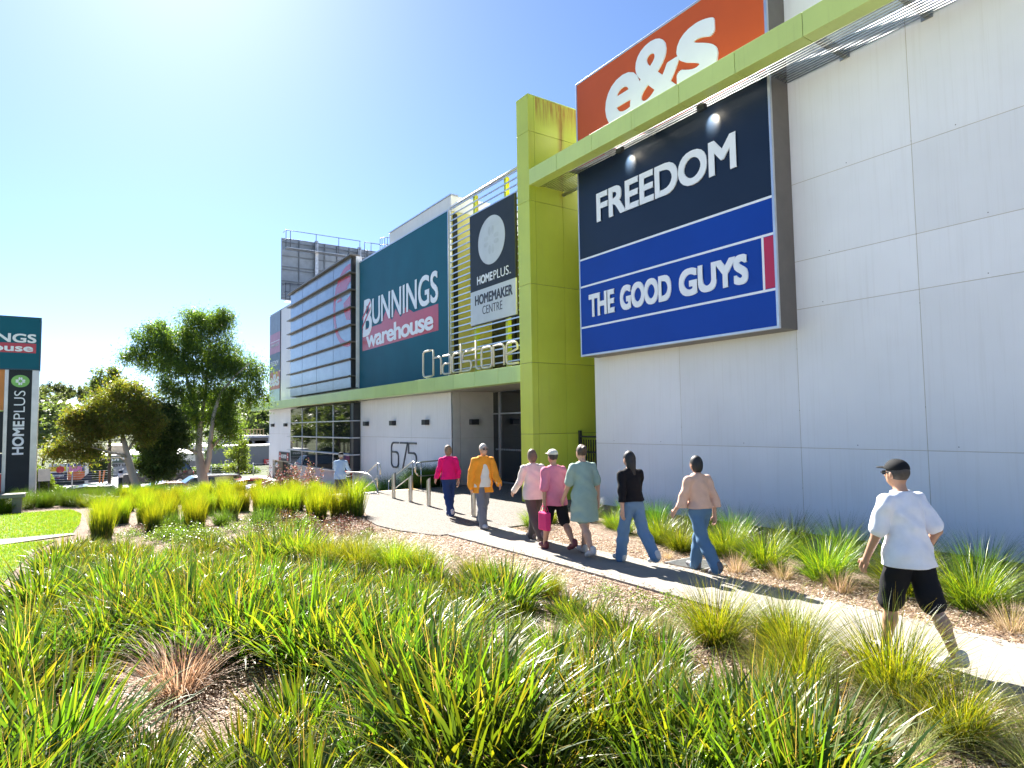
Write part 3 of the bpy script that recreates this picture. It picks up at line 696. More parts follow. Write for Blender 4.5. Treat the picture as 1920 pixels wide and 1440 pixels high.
# ---------------------------------------------------------------- bollards, handrails, small fittings
BPOS = [(7.81, 17.91), (7.80, 16.73), (7.77, 15.54), (7.74, 14.35), (7.69, 13.08)]
BLAB = ['slanted-top steel bollard standing farthest from the path, beside the tall tussocks', 'slanted-top steel bollard second from the tussock bed, in the open', 'slanted-top steel bollard in the middle of the row of five',
        'slanted-top steel bollard right behind the legs of the person in pink', 'slanted-top steel bollard in front of the person in the orange jacket']
def bollard():
    t = thing('steel_bollard', (*BPOS[0], .03), BLAB[0], 'bollard', 'slanted-top bollards across the plaza')
    mb = MB(); n = 20; r = .057; vs = []; fs = []
    for z in (0, 1):
        for k in range(n):
            a = 2*math.pi*k/n; x, y = r*math.cos(a), r*math.sin(a)
            vs.append((x, y, 0 if not z else .70+ (x*.55-y*.85)*.9))
    fs = [(k, (k+1) % n, n+(k+1) % n, n+k) for k in range(n)]; mb.add(vs, fs, True); mb.build('post', STAIN, t, local=True)
    mb = MB(); mb.add([(v[0], v[1], v[2]+.002) for v in vs[n:]], [tuple(range(n))]); mb.build('slant_cap', STAIN, t, local=True)
    mb = MB(); mb.lathe([(.059, 0), (.066, 0), (.066, .01), (.059, .014)], n=18); mb.build('base_collar', STAIN, t, local=True)
    return t
b0 = bollard()
for p, lb in list(zip(BPOS, BLAB))[1:]:
    c = copy_tree(b0); c.location = (*p, .03); c['label'] = lb
def rail(label, loc, posts, bars, r=.022):
    t = thing('handrail', loc, label, 'handrail')
    for p in bars:
        q = MB(); q.tube(p, r, 8); q.build('rail_bar', STAIN, t)
    for (x, y, z0, z1) in posts:
        q = MB(); q.tube([(x, y, z0), (x, y, z1)], r*.9, 8); q.lathe([(.05, 0), (.05, .012), (.0, .014)], (x, y, z0), 12); q.build('rail_post', STAIN, t)
rail('low steel rail with a curved end beside the ramp, near the man with the trolley', (7.6, 20, 0), [(7.62, 20.75, -.05, .64)],
     [[(7.5, 21.05, .64), (7.75, 20.4, .66), (7.86, 20.05, .62), (7.92, 19.8, .5), (7.95, 19.55, .25), (7.93, 19.35, .06), (7.7, 19.5, .05), (7.5, 19.7, .05)]])
def steprail(X, label, far):
    y0, y1 = 20.0, 22.0
    rail(label, (X, y0, 0), [(X, y0, 0, .93), (X, y1, -.6, .16)],
         [[(X, y0-.22, .6), (X, y0-.28, .8), (X, y0-.2, .93), (X, y0, .95), (X, y1, .18)], [(X, y0, .5), (X, y1, -.26)]])
steprail(8.15, 'steel handrail on the far side of the steps, next to the curved low rail', True)
steprail(9.40, 'steel handrail on the near side of the steps, under the numeral 5', False)
rail('level steel handrail with two bars in front of the strappy wall planting', (10.3, 20.0, 0), [(9.72, 20.0, 0, .9), (10.45, 19.98, 0, .9), (11.1, 19.96, 0, .9)],
     [[(9.5, 20.0, .6), (9.48, 20.0, .75), (9.55, 20.0, .88), (9.72, 20.0, .92), (10.45, 19.98, .95), (11.15, 19.96, .95)], [(9.5, 20.0, .6), (9.62, 20.0, .46), (9.8, 20.0, .45), (11.15, 19.96, .46)]])
st = thing('steps', (8.8, 20.2, 0), 'short flight of concrete steps going down between the two sloping handrails', 'steps')
for i in range(5):
    q = MB(); q.box(8.25, 9.33, 20.17+i*.36, 20.17+i*.36+.355, -1.0, -.01-.13*i); q.build('step', PATHM, st, bevel=.008)
gr = thing('drain_grate', (7.72, 6.62, 0), 'grey steel drain grate at the edge of the footpath', 'grate')
mb = MB()
for i in range(15): mb.box(7.44+i*.04, 7.455+i*.04, 6.32, 6.92, .006, .04)
mb.build('grate_bars', STEEL, gr)
mb = MB(); mb.box(7.42, 8.03, 6.28, 6.318, .0, .042); mb.box(7.42, 8.03, 6.922, 6.96, .0, .042); mb.box(8.02, 8.05, 6.32, 6.92, 0, .042); mb.box(7.44, 8.02, 6.32, 6.92, .0, .005); mb.build('grate_frame', STEEL, gr)
pb = at(14, 938, 21.0)
sl = thing('slab_seat', (pb.x-.1, 21.9, 0), 'low grey stone slab seat in the planting behind the lawn', 'seat')
q = MB(); q.box(pb.x-.9, pb.x+.32, 21.6, 22.1, .40, .50); q.build('seat_slab', PATHM, sl, bevel=.01)
for x in (pb.x-.7, pb.x+.15): q = MB(); q.box(x-.1, x+.1, 21.7, 22.0, -.05, .40); q.build('seat_block', PATHM, sl)

# ---------------------------------------------------------------- roadside pylon sign
PYY = 27.0; py = thing('pylon_sign', (-2.2, PYY, -.9), 'tall pylon sign with a teal box over a black strip on steel legs', 'sign')
mb = MB(); mb.box(-4.4, -1.075, PYY, PYY+.7, 4.21, 5.99); mb.build('sign_box', TEAL, py, bevel=.02)
mb = MB(); mb.box(-4.42, -1.055, PYY-.012, PYY+.0, 5.95, 6.0); mb.box(-4.42, -1.055, PYY-.012, PYY, 4.2, 4.245); mb.box(-1.1, -1.055, PYY-.012, PYY, 4.245, 5.95); mb.build('box_trim', P('dark_teal_trim', (.01, .06, .085), .4), py)
mb = MB(); mb.box(-3.95, -1.19, PYY-.005, PYY-.001, 4.78, 5.10); mb.build('red_block', REDV, py)
FX, FZ, FN = (1, 0, 0), (0, 0, 1), (0, -1, 0)
mb = MB(); put_text(mb, 'BUNNINGS', (-3.95, PYY-.006, 5.12), FX, FZ, FN, 2.76, .30, bold=.024); put_text(mb, 'warehouse', (-3.85, PYY-.006, 4.82), FX, FZ, FN, 2.58, .25, bold=.026); mb.build('lettering', WHITE, py)
for x0, x1 in ((-1.27, -1.09), (-2.00, -1.90), (-4.35, -4.2)):
    q = MB(); q.box(x0, x1, PYY+.02, PYY+.6, -1.2, 4.21); q.build('steel_leg', P('brushed_steel_leg', (.50, .46, .42), .35, .75, var=.15, scale=2), py)
mb = MB(); mb.box(-1.895, -1.275, PYY+.04, PYY+.5, -.9, 4.205); mb.build('black_strip', CHAR, py)
mb = MB(); mb.prism([(-1.585+.245*math.cos(t), PYY+.036, 3.83+.205*math.sin(t)) for t in np.linspace(0, 2*math.pi, 41)[:-1]], (0, .003, 0)); mb.build('green_disc', P('green_disc_vinyl', (.22, .50, .10), .4), py)
mb = MB()
for a in (0, 90, 180, 270):
    for k in (-1, 1):
        t = R(a); ux = Vector((math.cos(t), 0, math.sin(t))); uy = Vector((-math.sin(t), 0, math.cos(t))); p = Vector((-1.585, PYY+.033, 3.83))+ux*.085+uy*(k*.028)
        mb.prism([p+ux*.048*math.cos(q)+uy*.026*math.sin(q) for q in np.linspace(0, 2*math.pi, 13)[:-1]], (0, .002, 0))
mb.build('clover_mark', WHITE, py)
mb = MB(); put_text(mb, 'HOME', (-1.44, PYY+.036, 1.38), (0, 0, 1), (-1, 0, 0), FN, 1.12, .31, bold=.03, depth=.004); put_text(mb, 'PLUS', (-1.44, PYY+.036, 2.56), (0, 0, 1), (-1, 0, 0), FN, .95, .30, bold=-.004, depth=.004)
mb.build('lettering', WHITE, py)
for z0, z1, mt, nm in ((2.86, 4.2, P('amber_panel', (.60, .20, .02), .4), 'amber_panel'), (1.46, 2.82, CHAR, 'dark_panel'), (.80, 1.42, NAVY, 'navy_panel'), (-.8, .76, P('red_panel', (.45, .04, .03), .4), 'red_panel')):
    q = MB(); q.box(-4.2, -2.005, PYY+.03, PYY+.5, z0, z1); q.build(nm, mt, py)
mb = MB(); put_text(mb, 'e&s', (-3.9, PYY+.026, 3.2), FX, FZ, FN, 1.78, .62, bold=.06, depth=.004); put_text(mb, 'RY', (-2.3, PYY+.026, 3.0), FX, FZ, FN, .2, .11, depth=.004); mb.build('lettering', WHITE, py)

# ---------------------------------------------------------------- roof billboard seen from behind
YB = 44.8; bb = thing('roof_billboard', (14.5, YB, 10.1), 'back of a steel framed billboard with catwalk and railing on the roof', 'billboard')
mb = MB(); mb.box(11.42, 21.0, YB+.25, YB+.33, 10.9, 15.2); mb.build('panel_back', P('billboard_back', (.19, .225, .265), .6, var=.12), bb)
mb = MB()
for x in (12.6, 14.4, 15.3, 16.2, 17.6, 18.6, 19.6): mb.box(x-.03, x+.03, YB+.17, YB+.249, 10.9, 15.2)
for z in (11.0, 12.0, 12.2, 13.0, 13.2, 13.95, 14.9): mb.box(11.42, 21, YB+.12, YB+.169, z-.03, z+.03)
mb.build('stiffener', P('dark_galvanised', (.13, .15, .17), .5, .5), bb)
for x in (13.75, 16.9, 20.2):
    q = MB(); q.box(x-.11, x+.11, YB-.1, YB+.115, 9.9, 15.25); q.build('post', STEEL, bb)
    q = MB(); q.tube([(x+.2, YB-.05, 13.0), (x+.2, YB-2.4, 10.0)], .07, 6); q.build('raking_strut', STEEL, bb)
for z in (14.35, 10.72):
    q = MB(); q.box(11.5, 21, YB-.75, YB-.11, z-.04, z); q.build('catwalk', STEEL, bb)
    z1 = z+1.15
    q = MB()
    for zz in (z1, z+.55): q.tube([(11.44, YB-.12, zz-.03), (11.44, YB-.74, zz), (16.7, YB-.74, zz)], .025, 6); q.tube([(17.0, YB-.74, zz-.02), (18.2, YB-.74, zz-.02)], .025, 6); q.tube([(18.6, YB-.74, zz), (21, YB-.74, zz)], .025, 6)
    for x in (11.46, 11.75, 13.5, 15.1, 16.65, 17.0, 17.5, 18.2, 18.7, 19.7, 20.7): q.tube([(x, YB-.74, z), (x, YB-.74, z1)], .022, 6)
    q.build('railing', P('dark_rail_paint', (.06, .07, .09), .5, .4), bb)
mb = MB()
for zz in (15.9, 15.4, 14.9): mb.tube([(18.2+.42-.42*math.cos(a), YB-.74-.6*math.sin(a), zz) for a in np.linspace(0, math.pi, 11)], .025, 6)
for a in np.linspace(0, math.pi, 8): mb.tube([(18.62-.42*math.cos(a), YB-.74-.6*math.sin(a), 14.0), (18.62-.42*math.cos(a), YB-.74-.6*math.sin(a), 15.9)], .02, 5)
for z in np.arange(10.2, 15.4, .32): mb.tube([(18.4, YB-.76, z), (18.84, YB-.76, z)], .018, 5)
mb.build('cage_ladder', MATS['dark_rail_paint'], bb)
bp_ = at(553, 536, YB-.8)
mb = MB(); mb.lathe([(0, -.14), (.05, -.1), (.075, 0), (.06, .09), (.03, .14), (.0, .15)], n=10); mb.v = [(bp_.x+v[0]+v[2]*.5, YB-.74+v[1], 11.30+v[2]*.9+.1) for v in mb.v]
bird = mb.build('magpie', BLACK); bl_ = Vector((bp_.x, YB-.74, 11.25)); bird.data.transform(Matrix.Translation(-bl_)); bird.location = bl_
tag(bird, 'small black bird perched at the lower rail of the roof billboard', 'bird')
mb = MB(); mb.lathe([(0, -.05), (.04, -.02), (.045, .02), (0, .05)], n=8); mb.v = [(v[0]+.12, v[1], v[2]+.3) for v in mb.v]; mb.tube([(.15, 0, .3), (.22, 0, .29)], [.012, .002], 5); mb.build('head', BLACK, bird, local=True)
mb = MB(); mb.add([(-.06, -.03, .02), (-.06, .03, .02), (-.24, .02, -.14), (-.24, -.02, -.14)], [(0, 1, 2, 3)]); mb.tube([(.02, .02, .05), (.02, .02, -.02)], .006, 4); mb.build('tail', BLACK, bird, local=True)
# ---------------------------------------------------------------- people: bodies grown as one smooth surface
def surfnets(f, o, h):
    nx, ny, nz = f.shape; s = f < 0
    cnt = np.zeros((nx-1, ny-1, nz-1), np.int8); CO = [(i, j, k) for i in (0, 1) for j in (0, 1) for k in (0, 1)]
    for i, j, k in CO: cnt += s[i:nx-1+i, j:ny-1+j, k:nz-1+k]
    ids = np.argwhere((cnt > 0) & (cnt < 8)); idx = -np.ones(cnt.shape, np.int64); idx[tuple(ids.T)] = np.arange(len(ids))
    vals = np.stack([f[ids[:, 0]+i, ids[:, 1]+j, ids[:, 2]+k] for i, j, k in CO], 1); pc = np.array(CO, float)
    acc = np.zeros((len(ids), 3)); num = np.zeros(len(ids))
    for a in range(8):
        for b in range(a+1, 8):
            if abs(pc[a]-pc[b]).sum() != 1: continue
            va, vb = vals[:, a], vals[:, b]; mm = (va < 0) != (vb < 0); t = np.where(mm, va/np.where(mm, va-vb, 1), 0)
            acc += np.where(mm[:, None], pc[a]+t[:, None]*(pc[b]-pc[a]), 0); num += mm
    V = o+(ids+acc/num[:, None])*h; Fs = []
    for ax in range(3):
        u, v = (ax+1) % 3, (ax+2) % 3
        A = [slice(None)]*3; B = [slice(None)]*3; A[ax] = slice(0, -1); B[ax] = slice(1, None)
        for q in (u, v): A[q] = slice(1, -1); B[q] = slice(1, -1)
        s0, s1 = s[tuple(A)], s[tuple(B)]; e = np.argwhere(s0 != s1)
        if not len(e): continue
        fl = s0[tuple(e.T)]; base = e.copy(); base[:, u] += 1; base[:, v] += 1
        def g(du, dv): q = base.copy(); q[:, u] += du; q[:, v] += dv; return idx[tuple(q.T)]
        quad = np.stack([g(-1, -1), g(0, -1), g(0, 0), g(-1, 0)], 1); quad[~fl] = quad[~fl][:, ::-1]; Fs.append(quad)
    return V, np.concatenate(Fs)
def cone(a, b, ra, rb, k=.02, sx=1.0): return ('c', np.array(a, float), np.array(b, float), ra, rb, k, sx)
def ell(c, r, k=.02): return ('e', np.array(c, float), np.array(r, float), k)
def solid(prims, h, cuts=(), carve=()):
    lo = np.array([1e9]*3); hi = -lo
    for p in prims:
        if p[0] == 'c': l = np.minimum(p[1]-p[3], p[2]-p[4]); u = np.maximum(p[1]+p[3], p[2]+p[4])
        else: l = p[1]-p[2]; u = p[1]+p[2]
        lo = np.minimum(lo, l); hi = np.maximum(hi, u)
    lo = lo-3*h-.012; n = np.ceil((hi+.012-lo)/h).astype(int)+4; ax = [lo[i]+np.arange(n[i])*h for i in range(3)]
    f = np.full(n, .2, np.float32)
    def dist(p, X, Y, Z):
        if p[0] == 'c':
            a, b, ra, rb = p[1:5]; d = b-a; L = max(1e-9, d@d)
            t = np.clip(((X-a[0])*d[0]+(Y-a[1])*d[1]+(Z-a[2])*d[2])/L, 0, 1)
            return np.sqrt((X-a[0]-t*d[0])**2+(Y-a[1]-t*d[1])**2+(Z-a[2]-t*d[2])**2)-(ra+(rb-ra)*t)
        c, r = p[1], p[2]; q = np.sqrt(((X-c[0])/r[0])**2+((Y-c[1])/r[1])**2+((Z-c[2])/r[2])**2)
        q2 = np.sqrt(((X-c[0])/r[0]**2)**2+((Y-c[1])/r[1]**2)**2+((Z-c[2])/r[2]**2)**2); return q*(q-1)/np.maximum(q2, 1e-6)
    for p in prims:
        k = p[5] if p[0] == 'c' else p[3]; mg = k+.06
        if p[0] == 'c': l = np.minimum(p[1]-p[3], p[2]-p[4]); u = np.maximum(p[1]+p[3], p[2]+p[4])
        else: l = p[1]-p[2]; u = p[1]+p[2]
        i0 = np.clip(((l-mg-lo)/h).astype(int), 0, n-1); i1 = np.clip(((u+mg-lo)/h).astype(int)+2, 1, n)
        X = ax[0][i0[0]:i1[0], None, None]; Y = ax[1][None, i0[1]:i1[1], None]; Z = ax[2][None, None, i0[2]:i1[2]]
        d = dist(p, X, Y, Z); S = tuple(slice(i0[i], i1[i]) for i in range(3)); g = f[S]
        hh = np.clip(.5+.5*(d-g)/k, 0, 1); f[S] = d*(1-hh)+g*hh-k*hh*(1-hh)
    X = ax[0][:, None, None]; Y = ax[1][None, :, None]; Z = ax[2][None, None, :]
    for nrm, off in cuts: f = np.maximum(f, X*nrm[0]+Y*nrm[1]+Z*nrm[2]-off)
    for p in carve: f = np.maximum(f, -dist(p, X, Y, Z))
    return surfnets(f, lo, h)

SKIN = P('skin', (.50, .29, .20), .5, var=.05); SKIN2 = P('skin_tanned', (.40, .22, .14), .5, var=.05)
def cloth(name, col, rough=.85):
    return P(name, col, rough, var=.06, scale=9, bump=.25, bscale=26, spec=.2)
def person(label, pos, heading, hgt, skin=None, hair=((.02, .015, .012), 'short'), top=None, bottom=None, shoes=(.3, .3, .3),
           hip=(24, -20), knee=(6, 22), arm=(-20, 22), elbow=(18, 30), stout=1.0, cap=None, jacket=None, bag=None, h=.010, shirt_hem=.86, sleeve=1.0, glasses=False, lean=3):
    """local frame: x right, y forward, z up; angles in degrees, index 0 the right side"""
    skin = skin or SKIN; k = hgt/1.75; t = thing('person', (*pos,), label, 'person', 'people walking outside the centre', rz=heading)
    LN = math.tan(R(lean))
    def sway(z): return LN*max(0, z-.92)
    J = {}
    for i, sx in ((0, 1), (1, -1)):
        hp_ = np.array([sx*.088*stout, 0, .93]); a = R(hip[i]); kn = hp_+np.array([0, math.sin(a), -math.cos(a)])*.43
        b = R(hip[i]-knee[i]); an = kn+np.array([sx*-.01, math.sin(b), -math.cos(b)])*.42; J['hip', i], J['knee', i], J['ank', i] = hp_, kn, an; J['shin', i] = b
    low = min(J['ank', i][2] - (.02 if J['shin', i] < -.3 else 0) for i in (0, 1)); dz = .085-low
    for q in list(J):
        if q[0] in ('hip', 'knee', 'ank'): J[q] = J[q]+np.array([0, 0, dz])
    base = dz
    def bz(z): return z+base
    for i, sx in ((0, 1), (1, -1)):
        sh = np.array([sx*.185*stout**.6, sway(1.40), bz(1.395)]); a = R(arm[i]); o = .17+.05*(stout-1)*4
        el = sh+np.array([sx*math.sin(o)*.29, math.sin(a)*.29*math.cos(o), -math.cos(a)*.29*math.cos(o)])
        b = R(arm[i]+elbow[i]); wr = el+np.array([sx*.01, math.sin(b)*.25, -math.cos(b)*.25]); J['sh', i], J['el', i], J['wr', i] = sh, el, wr; J['fore', i] = b
    def P3(x, y, z): return np.array([x, y+sway(z), bz(z)])
    def sc(pr, inf=0.0):
        out = []
        for p in pr:
            if p[0] == 'c': out.append(('c', p[1]*k, p[2]*k, (p[3]+inf)*k, (p[4]+inf)*k, p[5]*k, p[6]))
            else: out.append(('e', p[1]*k, (p[2]+inf)*k, p[3]*k))
        return out
    S_ = stout
    torso = [ell(P3(0, -.01, .96), (.165*S_, .115*S_, .12), .05), ell(P3(0, .005, 1.10), (.145*S_, .105*S_**1.4, .15), .06), ell(P3(0, 0, 1.27), (.165*S_, .112*S_, .17), .06),
             cone(P3(.03, 0, 1.435), J['sh', 0]-[.025, 0, .008], .058, .052, .05), cone(P3(-.03, 0, 1.435), J['sh', 1]+[.025, 0, -.008], .058, .052, .05)]
    neck = [cone(P3(0, -.005, 1.42), P3(0, .012, 1.55), .056, .052, .03)]
    hc = P3(0, .02, 1.635)
    head = [ell(hc, (.075, .095, .105), .02), ell(hc+[0, .03, -.055], (.055, .062, .062), .03), cone(hc+[0, .09, .0], hc+[0, .112, -.025], .011, .015, .012),
            ell(hc+[.077, -.005, -.01], (.012, .022, .032), .008), ell(hc+[-.077, -.005, -.01], (.012, .022, .032), .008), ell(hc+[0, .085, -.06], (.025, .014, .008), .01)]
    legs = []; arms = []; hands = []
    for i, sx in ((0, 1), (1, -1)):
        legs += [cone(J['hip', i], J['knee', i], .088*S_, .058, .03), cone(J['knee', i], (J['knee', i]*.62+J['ank', i]*.38)+[0, -.018, 0], .055, .058, .03), cone((J['knee', i]*.62+J['ank', i]*.38)+[0, -.018, 0], J['ank', i], .056, .037, .03)]
        arms += [cone(J['sh', i], J['el', i], .052*S_**.6, .041*S_**.6, .02), cone(J['el', i], J['wr', i], .041*S_**.5, .028, .02)]
        b = J['fore', i]; d = np.array([0, math.sin(b), -math.cos(b)]); fw = np.array([0, math.cos(b), math.sin(b)]); w = J['wr', i]
        pc = w+d*.075; hands += [cone(w, w+d*.03, .026, .030, .012), cone(pc-fw*.022-d*.03, pc-fw*.020+d*.02, .018, .017, .012), cone(pc+fw*.022-d*.03, pc+fw*.020+d*.02, .018, .017, .012)]
        for j, (off, L) in enumerate(((.032, .066), (.011, .076), (-.011, .070), (-.031, .054))):
            r0 = pc+fw*off+d*.022; m1 = r0+d*L*.5+np.array([-sx*.008, 0, 0]); m2 = m1+d*L*.42+np.array([-sx*.020, 0, 0])
            hands += [cone(r0, m1, .0095, .009, .004), cone(m1, m2, .009, .0075, .004)]
        t0 = pc+fw*.03-d*.035; hands += [cone(t0, t0+fw*.028+d*.03+[-sx*.01, 0, 0], .013, .011, .008), cone(t0+fw*.028+d*.03+[-sx*.01, 0, 0], t0+fw*.034+d*.062+[-sx*.014, 0, 0], .0105, .009, .004)]
    feet = [];
    for i in (0, 1):
        b = J['shin', i]*.55; f_ = np.array([0, math.cos(b), math.sin(b)]); an = J['ank', i]; up = np.array([0, -math.sin(b), math.cos(b)])
        feet.append((an-up*.035-f_*.055, an-up*.045+f_*.15, f_, up))
    def add(name, prims, mat, inf=0.0, cuts=(), carve=(), hh=None, parent=None, fold=0.0):
        V, F = solid(sc(prims, inf), hh or h, [(n_, o_*k) for n_, o_ in cuts], sc(carve)); 
        if fold:                            # cloth folds and strands
            q = V/k; ph = float(sum(map(ord, label)) % 17)
            V = V+k*fold*np.stack([np.sin(23*q[:, 2]+17*q[:, 1]+ph)+.7*np.sin(41*q[:, 2]-29*q[:, 0]+ph*2), np.sin(27*q[:, 2]+19*q[:, 0]+ph*3)+.7*np.sin(37*q[:, 2]+31*q[:, 0]), .5*np.sin(21*q[:, 0]+ph)], 1)
        return link(name, npmesh(name, V, F, smooth=True), parent or t, mat)
    ft = [cone(a+[0, 0, .01], b, .034, .028, .02) for a, b, f_, u in feet]
    body = add('body', torso+neck+head+legs+arms+hands+ft, skin)
    # shoes
    for a, b, f_, up in feet:
        V, F = solid(sc([cone(a, a*.45+b*.55+up*.004, .040, .040, .03), cone(a*.45+b*.55+up*.004, b, .042, .034, .03), cone(a+up*.035, a+up*.05, .040, .042, .02)], .004), h, [((0, 0, -1), -.0)])
        link('shoe', npmesh('shoe', V, F, smooth=True), t, P('shoe_%02d' % int(shoes[0]*90), shoes, .6))
    # trousers, shorts or skirt
    kind, col = bottom; mat = cloth('%s_%s' % (kind, label.split()[0]+label.split()[-1]), col)
    frac = {'trousers': 1.0, 'shorts': .40, 'kneeshorts': .5}.get(kind, 0)
    if kind == 'skirt':
        add('skirt', [cone(P3(0, 0, 1.0), P3(0, 0, .60), .135, .20, .05), cone(P3(.03, 0, .9), P3(.05, .03, .60), .15, .17, .05), cone(P3(-.03, 0, .9), P3(-.05, -.03, .60), .15, .17, .05)], mat, .012, [((0, 0, -1), -bz(.56)), ((0, 0, 1), bz(1.06))])
    else:
        pr = [ell(P3(0, -.012, .95), (.165*S_, .118*S_, .125), .05)]; cuts = [((0, 0, 1), bz(1.03))]
        for i in (0, 1):
            kn, an, hp_ = J['knee', i], J['ank', i], J['hip', i]
            if frac >= 1: mid = kn*.62+an*.38; pr += [cone(hp_, kn, .096*S_, .077, .03), cone(kn, mid, .077, .080, .03), cone(mid, an+[0, 0, -.03], .080, .074, .03)]
            else: pr += [cone(hp_, hp_+(kn-hp_)*(frac*2 if frac < .5 else .98), .096*S_, .086*S_, .03)]
        add('trousers' if frac >= 1 else 'shorts', pr, mat, .011, cuts, fold=.0035)
    # top
    kind, col = top; mat = cloth('%s_%s' % (kind, label.split()[0]+label.split()[-1]), col)
    hem = shirt_hem
    pr = [ell(P3(0, -.01, .96), (.168*S_, .12*S_, .14), .05)]+torso[1:]+[cone(P3(0, 0, 1.15), P3(0, -.005, hem-.03), .13*S_, .165*S_, .06)]+[cone(J['hip', i]+[0, 0, .03], J['hip', i]*.72+J['knee', i]*.28, .112*S_, .112*S_, .04) for i in (0, 1)]
    if kind == 'dress': pr += [cone(P3(0, 0, 1.0), P3(0, 0, hem-.05), .15, .22, .06), cone(P3(.04, 0, .95), P3(.07, .03, hem-.05), .14, .16, .05), cone(P3(-.04, 0, .95), P3(-.07, -.03, hem-.05), .14, .16, .05)]
    pr += [cone(P3(0, 0, 1.40), P3(0, .006, 1.475), .066, .060, .04)]
    if sleeve > 0:
        for i in (0, 1):
            sh, el, wr = J['sh', i], J['el', i], J['wr', i]
            if sleeve >= 1: pr += [cone(sh, el, .058*S_**.6, .052, .014), cone(el, wr-(wr-el)*.05, .052, .043, .012)]
            else: e_ = sh+(el-sh)*sleeve*1.7; pr += [cone(sh, e_, .060*S_**.6, .062*S_**.6, .016)]
    tp = add('shirt' if kind != 'dress' else 'dress', pr, mat, .012, [((0, 0, -1), -bz(hem)), ((0, 0, 1), bz(1.487))], fold=.0045)
    if jacket:
        mj = cloth('jacket_'+label.split()[-1], jacket); pj = [ell(P3(0, -.01, .98), (.18*S_, .13*S_, .16), .05)]+torso[1:]+[cone(P3(0, 0, 1.15), P3(0, -.005, .74), .15*S_, .20*S_, .06), cone(P3(0, 0, 1.42), P3(0, 0, 1.49), .075, .07, .04)]
        for i in (0, 1): pj += [cone(J['sh', i], J['el', i], .060, .058, .014), cone(J['el', i], J['wr', i], .058, .052, .012)]
        add('jacket', pj, mj, .024, [((0, 0, -1), -bz(.74)), ((0, 0, 1), bz(1.50))], [cone(P3(0, .24, 1.5), P3(0, .30, .6), .12, .24, .01)], fold=.005)
    # hair, cap, face
    hcol, style = hair; hm = P('hair_%02d%02d' % (int(hcol[0]*99), int(hcol[2]*99)), hcol, .6, var=.3, scale=40)
    if style != 'none':
        hp2 = [ell(hc+[0, -.014, .022], (.084, .098, .105), .02)]
        if style == 'bob': hp2 += [ell(hc+[0, -.035, -.045], (.088, .075, .10), .04)]
        if style == 'long': hp2 += [ell(hc+[0, -.05, -.07], (.085, .06, .14), .04), cone(hc+[0, -.075, -.08], hc+[0, -.11, -.24], .06, .03, .04)]
        if style == 'bun': hp2 += [ell(hc+[0, -.10, .06], (.045, .04, .045), .02)]
        add('hair', hp2, hm, 0, (), [ell(hc+[0, .085, -.05], (.078, .10, .095), .01), ell(hc+[0, .12, -.02], (.09, .06, .07), .01)], hh=min(h, .008), fold=.002)
    for sx in (-1, 1):
        q = MB(); n_ = 8; c_ = (hc+[sx*.03, .088, .008])*k; q.lathe([(.0001, -.007*k), (.006*k, -.004*k), (.0075*k, 0), (.006*k, .004*k), (.0001, .007*k)], c_, 8); q.build('eye', BLACK, t, local=True)
    if glasses:
        q = MB()
        for sx in (-1, 1): c_ = (hc+[sx*.032, .10, .008])*k; q.box(c_[0]-.024*k, c_[0]+.024*k, c_[1]-.004*k, c_[1]+.004*k, c_[2]-.018*k, c_[2]+.016*k)
        c_ = hc*k; q.box(-.078*k, -.074*k, c_[1], c_[1]+.1*k, c_[2]+.005*k, c_[2]+.015*k); q.box(.074*k, .078*k, c_[1], c_[1]+.1*k, c_[2]+.005*k, c_[2]+.015*k); q.build('glasses', BLACK, t, local=True)
    if cap:
        mcap = cloth('cap_'+label.split()[0]+label.split()[-1], cap)
        add('cap', [ell(hc+[0, -.005, .045], (.090, .108, .088), .02), ell(hc+[0, .12, .050], (.070, .075, .010), .012)], mcap, 0, [((0, 0, -1), -(hc[2]+.035))], hh=min(h, .008))
    if bag:
        bx, by, bz_, bc = bag; q = MB(); w = (J['wr', 1]+[0, 0, -.10])*k
        q.box(w[0]-.05, w[0]+.05, w[1]-.13, w[1]+.13, w[2]-.36, w[2]-.06); bg_ = tag(q.build('hand_bag', cloth('bag_cloth', bc), None, bevel=.02, local=True), 'bright pink bag hanging from the hand of the person in the pink top', 'bag')
        q = MB()
        for sx in (-.03, .03): q.tube([(w[0]+sx, w[1]-.08, w[2]-.06), (w[0]+sx*.6, w[1]-.04, w[2]+.035), (w[0]+sx*.6, w[1]+.04, w[2]+.035), (w[0]+sx, w[1]+.08, w[2]-.06)], .007, 6)
        q.build('handle', cloth('bag_cloth2', bc), bg_, local=True); bg_.location = pos; bg_.rotation_euler[2] = heading
    return t
PZ = .034
person('man in white T-shirt, black shorts and black cap striding along the path', (6.12, 2.86, PZ), R(-14), 1.76, SKIN2, ((.05, .04, .035), 'short'), ('tee', (.74, .75, .80)), ('kneeshorts', (.010, .010, .012)), (.5, .48, .46),
       hip=(-18, 16), knee=(8, 5), arm=(-26, 12), elbow=(58, 14), stout=1.07, cap=(.012, .013, .014), h=.007, sleeve=.5, shirt_hem=.84, glasses=True, lean=4)
person('person with dark hair in a peach top and blue jeans, by the drain grate', (7.36, 6.20, PZ), R(-6), 1.65, SKIN, ((.012, .010, .010), 'bob'), ('top', (.62, .40, .30)), ('trousers', (.09, .17, .27)), (.10, .10, .11),
       hip=(17, -18), knee=(4, 20), arm=(-16, 14), elbow=(16, 28), h=.009, sleeve=.85, shirt_hem=.98)
